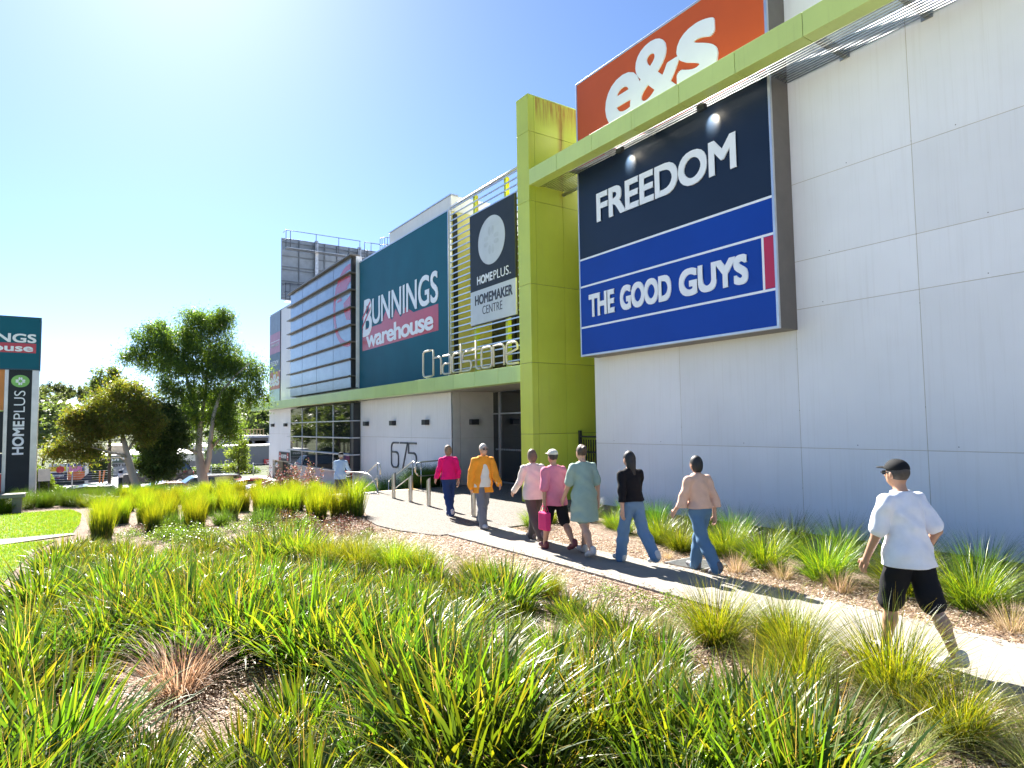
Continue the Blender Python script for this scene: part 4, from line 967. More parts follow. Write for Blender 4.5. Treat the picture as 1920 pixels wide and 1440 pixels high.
person('person in a black long-sleeved top and blue jeans, walking away', (7.04, 7.22, PZ), R(-4), 1.70, SKIN, ((.012, .010, .010), 'long'), ('jumper', (.008, .008, .010)), ('trousers', (.12, .21, .33)), (.5, .5, .52),
       hip=(-18, 16), knee=(22, 4), arm=(20, -14), elbow=(24, 12), h=.009, shirt_hem=.98)
person('person in a long pale green dress, walking beside the black gate', (6.85, 8.12, PZ), R(-8), 1.78, SKIN, ((.07, .045, .03), 'bun'), ('dress', (.30, .40, .34)), ('shorts', (.20, .28, .25)), (.5, .35, .28),
       hip=(14, -14), knee=(3, 16), arm=(-12, 12), elbow=(14, 22), h=.010, sleeve=.5, shirt_hem=.56)
person('person in a long pink top, black shorts and pale cap, carrying a bag', (6.72, 8.72, PZ), R(-6), 1.70, SKIN2, ((.03, .02, .02), 'short'), ('tunic', (.62, .19, .28)), ('kneeshorts', (.012, .012, .014)), (.12, .02, .03),
       hip=(-20, 18), knee=(20, 5), arm=(16, -12), elbow=(24, 10), cap=(.62, .58, .50), h=.010, sleeve=.6, shirt_hem=.80, bag=(0, 0, 0, (.62, .04, .16)))
person('person in a loose cream top and dark trousers, in front of the lime pier', (6.95, 9.65, PZ), R(-4), 1.68, SKIN, ((.13, .09, .06), 'bob'), ('blouse', (.66, .60, .54)), ('trousers', (.09, .075, .07)), (.2, .15, .14),
       hip=(18, -18), knee=(4, 22), arm=(-18, 18), elbow=(18, 30), h=.010, stout=1.1, shirt_hem=.82)
person('person in an open orange jacket over a white top, coming from the entrance', (7.05, 11.6, PZ), R(172), 1.74, SKIN, ((.52, .47, .42), 'short'), ('tee', (.64, .64, .60)), ('trousers', (.16, .17, .20)), (.42, .43, .46),
       hip=(16, -16), knee=(4, 18), arm=(-14, 16), elbow=(12, 26), jacket=(.78, .30, .03), h=.011, glasses=True)
person('person in a magenta jumper and navy jeans, between the bollards', (7.25, 13.45, PZ), R(-6), 1.66, SKIN, ((.20, .14, .08), 'bob'), ('jumper', (.66, .01, .16)), ('trousers', (.02, .045, .14)), (.45, .46, .5),
       hip=(14, -16), knee=(3, 18), arm=(-14, 14), elbow=(20, 24), h=.011, shirt_hem=.93)
mz = zgf(8.0, 22.9)
person('man in a pale blue shirt and dark cap pushing a loaded trolley', (7.92, 22.9, mz+.012), R(-32), 1.74, SKIN2, ((.4, .38, .36), 'short'), ('shirt', (.38, .50, .66)), ('trousers', (.10, .09, .08)), (.1, .1, .1),
       hip=(12, -14), knee=(3, 14), arm=(32, 32), elbow=(40, 40), cap=(.015, .017, .02), h=.011, shirt_hem=.80, lean=8)
tl_ = thing('shopping_trolley', (8.35, 23.55, zgf(8.35, 23.55)+.012), 'small wire trolley piled with dark red and black bags, pushed by the man in blue', 'trolley', rz=R(-32))
mb = MB()
for z in (.45, .62, .80, .95): mb.tube([(-.25, -.35, z), (.25, -.35, z), (.22, .4, z), (-.22, .4, z)], .008, 5, True)
for x in np.linspace(-.24, .24, 7):
    mb.tube([(x, -.35, .45), (x, -.35, .95)], .006, 4); mb.tube([(x*.9, .4, .45), (x*.9, .4, .95)], .006, 4); mb.tube([(x, -.35, .45), (x*.9, .4, .45)], .006, 4)
mb.build('basket', STEEL, tl_, local=True)
mb = MB(); mb.tube([(-.24, -.35, .95), (-.24, -.5, 1.02), (.24, -.5, 1.02), (.24, -.35, .95)], .014, 6)
for x in (-.22, .22): mb.tube([(x, -.35, .45), (x, -.3, .12), (x, .42, .12)], .012, 6)
mb.build('frame', STEEL, tl_, local=True)
for x in (-.22, .22):
    for y in (-.28, .40): mb = MB(); mb.tube([(x-.015, y, .055), (x+.015, y, .055)], .052, 10); mb.build('wheel', BLACK, tl_, local=True)
for nm, c_, bx in (('dark_bag', (.03, .03, .035), (-.2, .2, -.3, .02, .47, 1.05)), ('red_bag', (.25, .02, .02), (-.19, .19, .04, .36, .47, 1.10))):
    mb = MB(); mb.box(*bx); q = mb.build(nm, cloth(nm+'_cloth', c_), None, bevel=.06, local=True, seg=3); q.location = tl_.location; q.rotation_euler[2] = R(-32)
    tag(q, 'dark bag in the small wire trolley, nearer the handle' if nm == 'dark_bag' else 'dark red bag at the front of the small wire trolley', 'bag')
# ---------------------------------------------------------------- planting
def blades(n, rad, L, W, lean, droop, cols, segs=5, tipcol=None, seed=0, vert=0.0, twist=.0, pinch=.75):
    g = np.random.default_rng(seed)
    az = g.uniform(0, 2*np.pi, n); rr_ = rad*np.sqrt(g.uniform(0, 1, n)); baz = az+g.normal(0, .5, n)
    bx, by = rr_*np.cos(baz), rr_*np.sin(baz); ln = g.uniform(*L, n); wd = g.uniform(*W, n)
    th0 = np.abs(g.normal(lean[0], lean[1], n))*(.35+.65*rr_/max(rad, 1e-6)); dr = g.uniform(*droop, n)
    dirx, diry = np.cos(az), np.sin(az); fa = az+np.pi/2+g.normal(0, .6, n); px, py = np.cos(fa), np.sin(fa)
    x, y, z = bx.copy(), by.copy(), np.zeros(n)-.02; V = []; C = []
    base = np.array(cols)[g.integers(0, len(cols), n)]*g.uniform(.75, 1.25, (n, 1))
    tip = base if tipcol is None else np.where(g.uniform(0, 1, (n, 1)) < .45, np.array(tipcol), base)
    for s in range(segs+1):
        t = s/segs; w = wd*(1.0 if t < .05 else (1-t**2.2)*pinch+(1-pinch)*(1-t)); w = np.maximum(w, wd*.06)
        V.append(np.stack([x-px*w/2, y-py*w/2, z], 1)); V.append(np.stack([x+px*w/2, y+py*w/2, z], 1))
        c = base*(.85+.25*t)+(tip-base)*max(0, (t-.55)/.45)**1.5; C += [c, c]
        th = th0+dr*np.maximum(0, t-vert)**1.6; st = ln/segs
        x = x+dirx*np.sin(th)*st; y = y+diry*np.sin(th)*st; z = z+np.cos(th)*st
    V = np.stack(V, 1); C = np.stack(C, 1); k = 2*(segs+1); off = (np.arange(n)*k)[:, None]
    F = np.concatenate([off+np.array([2*s, 2*s+1, 2*s+3, 2*s+2]) for s in range(segs)], 0)
    return V.reshape(-1, 3), F, np.clip(C.reshape(-1, 3), 0, 1)
def merge(parts):
    V = []; F = []; C = []; o = 0
    for v, f, c in parts: V.append(v); F.append(f+o); C.append(c); o += len(v)
    return np.concatenate(V), np.concatenate(F), np.concatenate(C)
GREEN = [(.06, .125, .014), (.085, .155, .016), (.04, .09, .018), (.14, .185, .018), (.035, .075, .022), (.075, .14, .014)]
YG = [(.135, .20, .010), (.18, .235, .012), (.095, .165, .012), (.20, .23, .02)]
DG = [(.05, .11, .02), (.065, .13, .02), (.045, .09, .025)]
STRAW = [(.50, .37, .25), (.44, .31, .20), (.58, .48, .37), (.38, .24, .14)]
BRT = (.22, .17, .03)
def strap(i):                               # a dome of broad straps, arching at the rim, with dead leaves
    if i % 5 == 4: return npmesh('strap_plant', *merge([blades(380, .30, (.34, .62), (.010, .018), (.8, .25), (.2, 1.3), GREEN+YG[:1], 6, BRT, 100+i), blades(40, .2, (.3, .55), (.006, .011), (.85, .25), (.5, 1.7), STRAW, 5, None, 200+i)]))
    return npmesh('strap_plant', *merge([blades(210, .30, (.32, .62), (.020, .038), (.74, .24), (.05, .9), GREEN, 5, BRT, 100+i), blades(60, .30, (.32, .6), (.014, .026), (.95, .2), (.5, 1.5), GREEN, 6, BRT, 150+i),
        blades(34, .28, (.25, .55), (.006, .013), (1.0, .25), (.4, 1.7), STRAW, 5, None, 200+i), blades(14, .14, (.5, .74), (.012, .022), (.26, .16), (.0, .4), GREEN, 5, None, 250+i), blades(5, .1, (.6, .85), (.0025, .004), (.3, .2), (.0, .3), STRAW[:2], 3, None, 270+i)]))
def fine(i, cols=YG): return npmesh('fine_tussock', *merge([blades(980, .17, (.38, .82), (.004, .008), (.62, .30), (.4, 1.6), cols+GREEN[:2], 6, (.34, .32, .06), 300+i), blades(60, .12, (.3, .6), (.003, .006), (.8, .3), (.6, 1.8), STRAW, 6, None, 330+i)]))
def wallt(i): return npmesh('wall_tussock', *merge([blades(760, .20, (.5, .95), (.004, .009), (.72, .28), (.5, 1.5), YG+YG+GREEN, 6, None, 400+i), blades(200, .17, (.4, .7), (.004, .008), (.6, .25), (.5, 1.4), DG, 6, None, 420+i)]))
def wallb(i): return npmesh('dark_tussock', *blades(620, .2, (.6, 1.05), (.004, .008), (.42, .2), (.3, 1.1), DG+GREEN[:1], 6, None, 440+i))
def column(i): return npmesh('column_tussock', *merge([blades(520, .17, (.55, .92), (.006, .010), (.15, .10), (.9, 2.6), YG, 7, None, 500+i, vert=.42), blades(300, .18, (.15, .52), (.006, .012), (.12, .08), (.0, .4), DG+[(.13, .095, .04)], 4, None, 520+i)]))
def stiff(i): return npmesh('stiff_tussock', *blades(420, .16, (.3, .52), (.006, .010), (.62, .3), (.0, .25), DG+[(.05, .09, .05)], 4, None, 540+i))
def dry(i): return npmesh('dry_tussock', *blades(360, .16, (.35, .72), (.006, .012), (.75, .3), (.4, 1.5), STRAW, 6, None, 560+i))
def tan(i): return npmesh('tan_tuft', *blades(260, .09, (.18, .36), (.003, .005), (.6, .3), (.2, 1.0), STRAW[:3]+[(.30, .27, .08)], 4, None, 580+i))
def leaves(n, size, cols, pts, g, flat=.6, aspect=2.2, hang=0.0):
    """n leaf lozenges round the given centres"""
    d = g.normal(0, 1, (n, 3)); d[:, 2] = d[:, 2]*(1-flat)-hang*np.abs(g.normal(1, .3, n)); d /= np.linalg.norm(d, axis=1)[:, None]+1e-9
    e = np.cross(d, g.normal(0, 1, (n, 3))); e /= np.linalg.norm(e, axis=1)[:, None]+1e-9
    s = g.uniform(size[0], size[1], (n, 1)); a = d*s; b = e*s/aspect/2
    V = np.stack([pts, pts+a*.45+b, pts+a, pts+a*.45-b], 1).reshape(-1, 3); F = np.arange(4*n).reshape(n, 4)
    c = np.array(cols)[g.integers(0, len(cols), n)]*g.uniform(.7, 1.3, (n, 1)); return V, F, np.clip(np.repeat(c, 4, 0), 0, 1)
def herb(i, cols, r=.35, hh=.22, n=700, size=(.018, .034), name='leafy_shrub', sprig=0):
    g = np.random.default_rng(700+i); k = 42; cx = g.normal(0, r*.5, (k, 2)); ch_ = hh*np.exp(-(cx**2).sum(1)/(r*r)*1.1)*g.uniform(.5, 1.25, k)
    j = g.integers(0, k, n); p = np.stack([cx[j, 0]+g.normal(0, .035, n), cx[j, 1]+g.normal(0, .035, n), np.maximum(.005, ch_[j]*g.uniform(.25, 1.1, n))], 1)
    st = blades(k, .001, (.05, .06), (.003, .004), (.1, .05), (0, .1), [(.10, .06, .04)], 2, None, 5+i)
    V, F, C = st; q = np.repeat(np.arange(k), 6); V = V.copy(); hz = np.tile([0, 0, .5, .5, 1, 1], k); V[:, 0] = cx[q, 0]+V[:, 0]*.2; V[:, 1] = cx[q, 1]+V[:, 1]*.2; V[:, 2] = hz*ch_[q]
    return npmesh(name, *merge([leaves(n, size, cols, p, g, .3, 1.7), (V, F, C)]))
HERBG = [(.07, .13, .035), (.09, .16, .03), (.13, .20, .03), (.06, .10, .04)]
HERBR = [(.16, .06, .05), (.12, .05, .045), (.11, .11, .05), (.20, .10, .06), (.09, .065, .05)]
PINKS = [(.20, .075, .085), (.15, .06, .065), (.11, .10, .05), (.09, .09, .05), (.26, .12, .13)]

VAR = {}
def variants(key, fn, n): VAR[key] = [fn(i) for i in range(n)]
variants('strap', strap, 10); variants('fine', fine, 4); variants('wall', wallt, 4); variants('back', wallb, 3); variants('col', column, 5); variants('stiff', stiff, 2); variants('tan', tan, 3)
PALE = [(.27, .28, .10), (.20, .24, .07), (.34, .31, .17), (.16, .20, .05)]
variants('pale', lambda i: npmesh('pale_grass', *blades(420, .16, (.3, .62), (.003, .006), (.95, .3), (.3, 1.3), PALE, 6, None, 350+i)), 3)
variants('herb', lambda i: herb(i, HERBG), 3); variants('red', lambda i: herb(20+i, HERBR, .42, .26, 900, (.02, .045), 'red_shrub'), 3)
for k_ in VAR:
    for me in VAR[k_]: me.materials.append({'tan': LEAFD, 'pale': LEAFR, 'red': LEAFR}.get(k_, LEAF))
def plant(key, x, y, s, name, label, cat, group=None, z=None, zs=1.0):
    me = VAR[key][int(rng.integers(0, len(VAR[key])))]; o = bpy.data.objects.new(name, me); COL.objects.link(o)
    o.location = (x, y, (zgf(x, y) if z is None else z)); o.rotation_euler = (0, 0, rng.uniform(0, 6.28)); o.scale = (s, s, s*zs); return tag(o, label, cat, group)
def inside(poly, x, y):
    c = False; n = len(poly)
    for i in range(n):
        x1, y1 = poly[i]; x2, y2 = poly[i-1]
        if (y1 > y) != (y2 > y) and x < (x2-x1)*(y-y1)/(y2-y1)+x1: c = not c
    return c
# the strap-leaved mass
FG = [(-.42, 10.4), (-.32, 12.6), (-.15, 14.0), (.3, 14.2), (1.2, 13.0), (2.7, 12.2), (3.9, 10.8), (4.0, 9.6), (4.1, 8.0), (4.75, 5.9), (4.65, 4.6), (4.3, 3.5), (3.9, 2.5), (2.9, 1.5), (1.6, 1.5), (.4, 2.6), (-.6, 4.4), (-.62, 7.0)]
GAPS = [(.76, 6.05, .88), (.62, 5.35, .55), (1.5, 5.35, .55), (1.95, 4.75, .45), (2.6, 6.6, .32), (.2, 8.3, .3), (1.5, 8.6, .35), (.3, 10.2, .3), (3.4, 5.9, .35), (3.75, 9.2, .75), (4.3, 8.7, .5)]
pts = []; tries = 0
while tries < 20000 and len(pts) < 298:
    tries += 1; x, y = rng.uniform(-1.3, 5.3), rng.uniform(1.2, 15.2)
    if not inside(FG, x, y) or math.hypot(x, y) < 2.35: continue
    if any(math.hypot(x-a, y-b) < r for a, b, r in GAPS): continue
    if any(math.hypot(x-a, y-b) < .50+.09*math.sin(2.1*x+1.3*y) for a, b in pts): continue
    pts.append((x, y))
for x, y in pts:
    s = rng.uniform(.72, 1.28)*(1.0 if y > 3.6 else .9)*(1-.3*max(0, min(1, (y-7)/5)))*(1+.22*math.sin(1.9*x+.7*y)+.15*math.sin(2.7*y-x))
    s *= 1-.26*max(0, min(1, (x-2.6)/1.6))*(1 if y > 3.5 else .4)
    plant('strap', x, y, s, 'strap_plant', 'green strap-leaved plant in the dense mass of the near garden bed', 'plant', 'strap-leaved plants massed in the near bed')
o = link('dry_tussock', dry(0), None, LEAFD); o.location = (.76, 6.05, 0); tag(o, 'withered straw-brown tussock among the green strap-leaved plants', 'plant')
# fine tussocks
for x, y, s, lb in ((5.22, 4.25, 1.0, 'fine yellow-green tussock beside the path, farthest from the man in shorts'), (5.35, 3.5, 1.0, 'pale fine tussock with seed heads in the middle of the group beside the path'),
                    (5.62, 3.85, .75, 'small fine tussock at the very edge of the path'), (5.27, 2.62, 1.12, 'large fine tussock in front of the legs of the man in shorts'),
                    (4.75, 3.05, .85, 'flattened pale fine tussock between the strap-leaved mass and the path'), (4.95, 2.05, .8, 'fine pale tussock low at the near end of the path edge')):
    plant('fine', x, y, s, 'fine_tussock', lb, 'grass tussock', 'fine tussocks beside the path')
for x, y, s in ((3.5, 9.3, 1), (3.9, 8.9, 1), (3.75, 9.7, .95), (4.2, 8.6, .9), (3.3, 9.9, 1), (4.05, 9.4, .9), (3.1, 10.5, .9), (3.7, 10.2, .8), (4.3, 9.1, .75), (4.7, 7.2, .75), (4.55, 7.7, .8), (4.95, 6.6, .7)):
    plant('fine', x, y, s*.9, 'weeping_tussock', 'soft yellow weeping tussock behind the strap-leaved mass, near the bare mulch', 'grass tussock', 'yellow weeping tussocks')
for x, y, s in ((5.05, 2.45, .8), (4.65, 2.2, .85), (4.3, 2.6, .8), (5.45, 1.75, .8), (4.9, 1.6, .8), (4.0, 2.0, .75), (4.95, 3.5, .75), (5.0, 4.75, .7)):
    plant('pale', x, y, s, 'pale_tussock', 'flattened pale grass on the mulch in the near corner beside the path', 'grass tussock', 'flattened pale grasses')
# planting along the white wall
WB = 'dark tussock against the foot of the white wall'; k = 0
for x, y, s in ((9.9, 10.3, .85), (9.6, 9.2, 1.0), (9.7, 8.2, 1.0), (9.5, 7.2, 1.05), (9.5, 6.2, 1.05), (9.4, 5.3, 1.1), (9.4, 4.4, 1.05), (9.3, 3.5, 1.1), (9.3, 2.6, 1.1), (9.2, 1.7, 1.1), (9.4, 11.0, .8)):
    plant('back', x, y, s*.80, 'dark_tussock', WB, 'grass tussock', 'dark tussocks along the wall')
for x, y, s, lb in ((9.2, 10.0, .62, 'bright tussock by the wall, beside the person in green'), (8.9, 9.35, .55, 'small bright tussock between the person in green and the person in black'), (8.75, 8.3, .85, 'bright arching tussock just past the person in black'),
                    (8.45, 7.55, .78, 'bright arching tussock behind the drain grate'), (8.75, 6.85, .95, 'dark green arching tussock behind the person in peach'), (8.45, 5.95, .95, 'full yellow-green tussock with a tan tuft at its foot, right of the person in peach'),
                    (8.45, 5.0, .98, 'full yellow-green tussock with two tan tufts before it'), (8.5, 4.05, .95, 'bright tussock behind the back of the man in shorts'), (8.45, 3.25, 1.02, 'large bright tussock by the wall, ahead of the near path end'),
                    (8.35, 2.3, 1.0, 'large bright tussock by the wall at the edge of the picture')):
    plant('wall', x, y, s, 'wall_tussock', lb, 'grass tussock', 'bright tussocks along the wall')
for x, y, s, lb in ((7.85, 5.98, 1.1, 'tan dry tuft nearest the drain grate'), (8.02, 5.38, 1.0, 'tan dry tuft between two bright wall tussocks'), (7.98, 4.55, 1.15, 'straw-coloured round tuft by the path behind the man in shorts'), (7.85, 2.72, 1.2, 'tan and yellow tuft by the path at the picture edge'), (7.75, 7.2, .6, 'tiny tan tuft behind the person in black')):
    plant('tan', x, y, s, 'tan_tuft', lb, 'grass tuft', 'tan tufts by the path')
plant('wall', 7.95, 11.05, .68, 'wall_tussock', 'small dark arching tussock at the corner of the plaza, before the lime pier', 'grass tussock')
plant('wall', 8.6, 11.3, .5, 'wall_tussock', 'low tussock at the foot of the lime pier', 'grass tussock')
# column-shaped tussocks of the far bed
CT = 'yellow-green column-shaped tussock in the far bed'
cps = [(4.66, 14.95, .92, 'narrow column tussock standing first of three on bare mulch before the plaza'), (5.18, 15.1, 1.0, 'middle one of three column tussocks at the plaza edge'), (5.60, 15.15, 1.18, 'widest column tussock, right at the plaza edge')]
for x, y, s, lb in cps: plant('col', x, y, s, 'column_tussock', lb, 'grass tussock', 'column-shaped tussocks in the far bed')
n_ = 0; cl = [(p[0], p[1]) for p in cps]
while n_ < 66:
    y = rng.uniform(15.2, 22.5); x = rng.uniform(.25, 6.3)
    f = (y-15.2)/7.3; 
    if x < .35+.2*f or x > 5.2+1.2*f or (y < 16.4 and 2.2 < x < 4.0 and rng.uniform() < .75): continue
    if any(math.hypot(x-a, y-b) < .50 for a, b in cl): continue
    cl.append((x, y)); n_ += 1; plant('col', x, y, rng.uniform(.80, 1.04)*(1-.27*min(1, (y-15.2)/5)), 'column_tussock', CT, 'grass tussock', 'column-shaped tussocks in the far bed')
for x, y, s, lb in ((3.45, 14.95, 1.1, 'round dark stiff tussock alone on the mulch of the far bed'), (1.55, 15.6, 1.0, 'dark bluish stiff tussock before the column tussocks, toward the lawn'), (1.95, 15.75, .95, 'dark bluish stiff tussock beside another, before the column tussocks'), (2.75, 15.8, .9, 'grey-green stiff tussock in the middle of the far bed')):
    plant('stiff', x, y, s, 'stiff_tussock', lb, 'grass tussock', 'stiff dark tussocks')
# low leafy and red shrubs
for i in range(46):
    y = rng.uniform(12.9, 15.6); x = rng.uniform(.5, 4.2)
    if x < .6+(15.6-y)*.5: x += 1
    plant('herb', x, y, rng.uniform(.7, 1.25), 'leafy_shrub', 'low small-leaved green shrub between the strap-leaved mass and the far bed', 'shrub', 'low leafy shrubs of the far bed')
for x, y, s in ((4.75, 9.9, .6), (5.0, 9.3, .5), (5.3, 8.2, .55), (5.45, 7.4, .45), (5.55, 6.2, .7), (5.5, 5.6, .85), (5.65, 5.2, .9), (5.35, 5.0, .8), (4.6, 10.6, .7), (5.2, 6.8, .6), (4.35, 11.4, .8), (4.7, 12.1, .8)):
    plant('herb', x, y, s, 'leafy_shrub', 'small sparse leafy weed growing in the bark mulch beside the path', 'shrub', 'leafy weeds in the bark mulch')
for x, y, s in ((4.15, 14.2, 1.0), (4.5, 13.4, 1.1), (4.0, 14.9, .9), (5.0, 13.9, .8), (4.1, 13.0, .9), (4.9, 12.6, .8), (3.9, 15.3, 1.0), (3.2, 14.2, .7), (2.2, 15.2, .7), (1.1, 15.5, .7), (5.1, 14.5, .8), (4.45, 12.2, .75)):
    plant('red', x, y, s, 'red_shrub', 'low red-leaved shrub on the mulch of the far bed', 'shrub', 'low red-leaved shrubs')
def pink(i, n=2600, r=.95, hh=1.05): return herb(40+i, PINKS, r, hh, n, (.04, .08), 'red_shrub')
for i, (x, y, s, lb) in enumerate(((6.1, 21.3, 1.0, 'tall pink-leaved shrub before the man in pale blue'), (5.3, 21.0, .9, 'tall pink-leaved shrub before the garage ramp'), (6.6, 22.4, .8, 'pink-leaved shrub nearest the garage opening'))):
    o = link('red_shrub', pink(i), None, LEAFR); o.location = (x, y, zgf(x, y)); o.scale = (s, s, s); tag(o, lb, 'shrub', 'tall pink-leaved shrubs')
# grasses behind the lawn and by the rails
for i in range(52):
    x = -3.0+rng.uniform(0, 5.2); y = rng.uniform(21.75, 24.6)
    plant('back' if y > 22.3 else 'wall', x, y, rng.uniform(.5, .66)*(1+.06*(y-21.7)), 'border_tussock', 'tall dark grass in the border behind the lawn', 'grass tussock', 'border grasses behind the lawn')
for i in range(22):
    x = rng.uniform(2.4, 6.2); y = rng.uniform(22.6, 26.0)
    plant('wall', x, y, rng.uniform(.55, .75), 'border_tussock', 'mixed grass at the back edge of the far bed', 'grass tussock', 'grasses at the back of the far bed', zs=1.15)
for i in range(16):
    plant('back', rng.uniform(9.7, 11.0), rng.uniform(20.25, 21.6), rng.uniform(.85, 1.05), 'rail_tussock', 'dark green grass growing behind the level handrail', 'grass tussock', 'grasses behind the handrail', z=-.1)
for i in range(5):
    plant('back', rng.uniform(8.6, 10.6), rng.uniform(22.6, 25.5), rng.uniform(.9, 1.1), 'rail_tussock', 'dark green grass at the foot of the white wall behind the steps', 'grass tussock', 'grasses behind the steps')
# bark chips and lawn grass as stuff
def chips(n, fn, name, lab, size=(.02, .055), lift=0.0):
    g = np.random.default_rng(9); P_ = []
    while len(P_) < n:
        x, y = fn(g)
        P_.append((x, y))
    P_ = np.array(P_); z = zg(P_[:, 0], P_[:, 1])+lift+.012+g.uniform(0, .014, n); a = g.uniform(0, 6.28, n); L = g.uniform(*size, n); w = g.uniform(.006, .016, n); tl = g.normal(0, .25, n)
    u = np.stack([np.cos(a), np.sin(a), tl], 1)*L[:, None]/2; v = np.stack([-np.sin(a), np.cos(a), g.normal(0, .3, n)], 1)*w[:, None]/2; c = np.stack([P_[:, 0], P_[:, 1], z], 1)
    V = np.stack([c-u-v, c+u-v, c+u+v, c-u+v], 1).reshape(-1, 3); cols = np.array([(.32, .22, .15), (.22, .14, .09), (.45, .36, .28), (.14, .08, .05), (.52, .45, .38)])[g.integers(0, 5, n)]*g.uniform(.8, 1.2, (n, 1))
    o = link(name, npmesh(name, V, np.arange(4*n).reshape(n, 4), np.repeat(cols, 4, 0)), None, LEAFD); return tag(o, lab, 'mulch', kind='stuff')
def bed_near(g):
    while True:
        y = g.uniform(1.2, 12); x = float(path_l(y))-.04-abs(g.normal(0, .75))
        if x > 2.5: return x, y
def bed_wall(g):
    y = g.uniform(1.0, 11.2); return float(path_r(y))+.05+abs(g.normal(0, .55)), y
def bed_far(g):
    y = g.uniform(11.4, 15.2); return float(plaza_left(y))-.04-abs(g.normal(0, .9)), y
def bed_gap(g):
    a = [(.76, 6.05), (1.5, 5.35), (1.95, 4.75), (4.6, 3.0)][g.integers(0, 4)]; return a[0]+g.normal(0, .35), a[1]+g.normal(0, .35)
def bed_any(g): return (bed_near, bed_near, bed_wall, bed_wall, bed_far, bed_gap)[g.integers(0, 6)](g)
def on_path(g):
    y = g.uniform(1.2, 11.2); return (float(path_l(y))+abs(g.normal(0, .10)), y) if g.uniform() < .5 else (float(path_r(y))-abs(g.normal(0, .10)), y)
chips(900, on_path, 'path_litter', 'bark chips spilled over the footpath edges', lift=.028)
chips(30000, bed_any, 'bark_chips', 'loose bark chips strewn over the garden beds')
def lawn_blades(n):
    g = np.random.default_rng(3); y = np.concatenate([g.uniform(10.2, 15.6, n//2), g.uniform(16.45, 21.3, n-n//2)]); x = lawn_edge(y)-np.abs(g.normal(0, 1.3, n))
    bad = (y < 15.6) & (y > 15.62+(x+1.2)*.178+.0) ; x = x[~bad]; y = y[~bad]; n = len(x)
    a = g.uniform(0, 6.28, n); hh = g.uniform(.02, .045, n); w = .006; ln = g.normal(0, .015, (n, 2))
    z = np.full(n, .022); c = np.stack([x, y, z], 1); u = np.stack([np.cos(a)*w, np.sin(a)*w, np.zeros(n)], 1); tip = c+np.stack([ln[:, 0], ln[:, 1], hh], 1)
    V = np.stack([c-u, c+u, tip], 1).reshape(-1, 3); cols = np.array([(.11, .20, .02), (.14, .24, .022), (.09, .17, .02), (.20, .22, .04)])[g.integers(0, 4, n)]
    tag(link('lawn_grass', npmesh('lawn_grass', V, np.arange(3*n).reshape(n, 3), np.repeat(cols, 3, 0)), None, LEAF), 'short bright lawn grass', 'grass', kind='stuff')
lawn_blades(42000)
# ---------------------------------------------------------------- trees
BARK = P('pale_gum_bark', (.42, .37, .31), .8, var=.3, scale=2.2, bump=.4, bscale=20, stretch=(1, 1, .4))
BARKD = P('dark_bark', (.07, .055, .045), .9, var=.3)
def tree(name, loc, label, cat, group, limbs, blobs, cols, leaf=(.10, .18), n=26000, bark=None, seed=0, hang=.55, clump=.30, aspect=4.0, mat=None):
    """limbs: lists of (point, radius) in world space; blobs: (centre, radius xyz)"""
    g = np.random.default_rng(seed); t = thing(name, loc, label, cat, group); L = Vector(loc)
    mb = MB()
    for lb in limbs: mb.tube([p for p, r in lb], [r for p, r in lb], 9)
    tr = mb.build('trunk', bark or BARK, t)
    C = []; vol = np.array([r[0]*r[1]*r[2] for c, r in blobs]); per = np.maximum(3, (vol**.67/(vol**.67).sum()*(n/190)).astype(int))
    for (c, r), m in zip(blobs, per):
        d = g.normal(0, 1, (m, 3)); d /= np.linalg.norm(d, axis=1)[:, None]; q = g.uniform(.22, 1, (m, 1))**.5*.92
        C.append(np.array(c)+d*q*np.array(r)*(1+.14*np.sin(7*d[:, :1]+3*d[:, 1:2])))
    C = np.concatenate(C); per_n = max(8, int(n/len(C))); j = np.repeat(np.arange(len(C)), per_n); m = len(j)
    sz = clump*g.uniform(.6, 1.4, len(C))[j][:, None]; p = C[j]+g.normal(0, 1, (m, 3))*sz*np.array([.62, .62, .55]); p[:, 2] -= np.abs(g.normal(0, .25, m))*sz[:, 0]*hang
    tint = g.uniform(.75, 1.25, len(C))[j][:, None]; V, F, K = leaves(m, leaf, cols, p, g, .2, aspect, hang); K = np.clip(K*np.repeat(tint, 4, 0), 0, 1)
    link('crown', npmesh('crown', V-np.array(L), F, K), t, mat or LEAFT); return t
EUC = [(.075, .12, .028), (.10, .15, .028), (.13, .175, .022), (.06, .10, .035)]
EUCY = [(.14, .20, .035), (.17, .225, .035), (.11, .17, .038), (.19, .21, .04), (.14, .18, .04), (.19, .16, .05)]
def px_blobs(Y, lst, dep=.8):
    out = []
    for px, py, rx, ry in lst:
        c = at(px, py, Y); s = (c-Vector((0, 0, H))).dot(CF)/FPX*.92; out.append(((c.x, c.y+rng.uniform(-.35, .35)*rx*s, c.z), (rx*s, rx*s*dep, ry*s)))
    return out
Y1 = 34.0; B1 = zgf(5.1, Y1); b = at(382, 905, Y1); f1 = at(382, 862, Y1)
def lp(Y, seq): return [(at(px, py, Y+dy), r) for px, py, dy, r in seq]
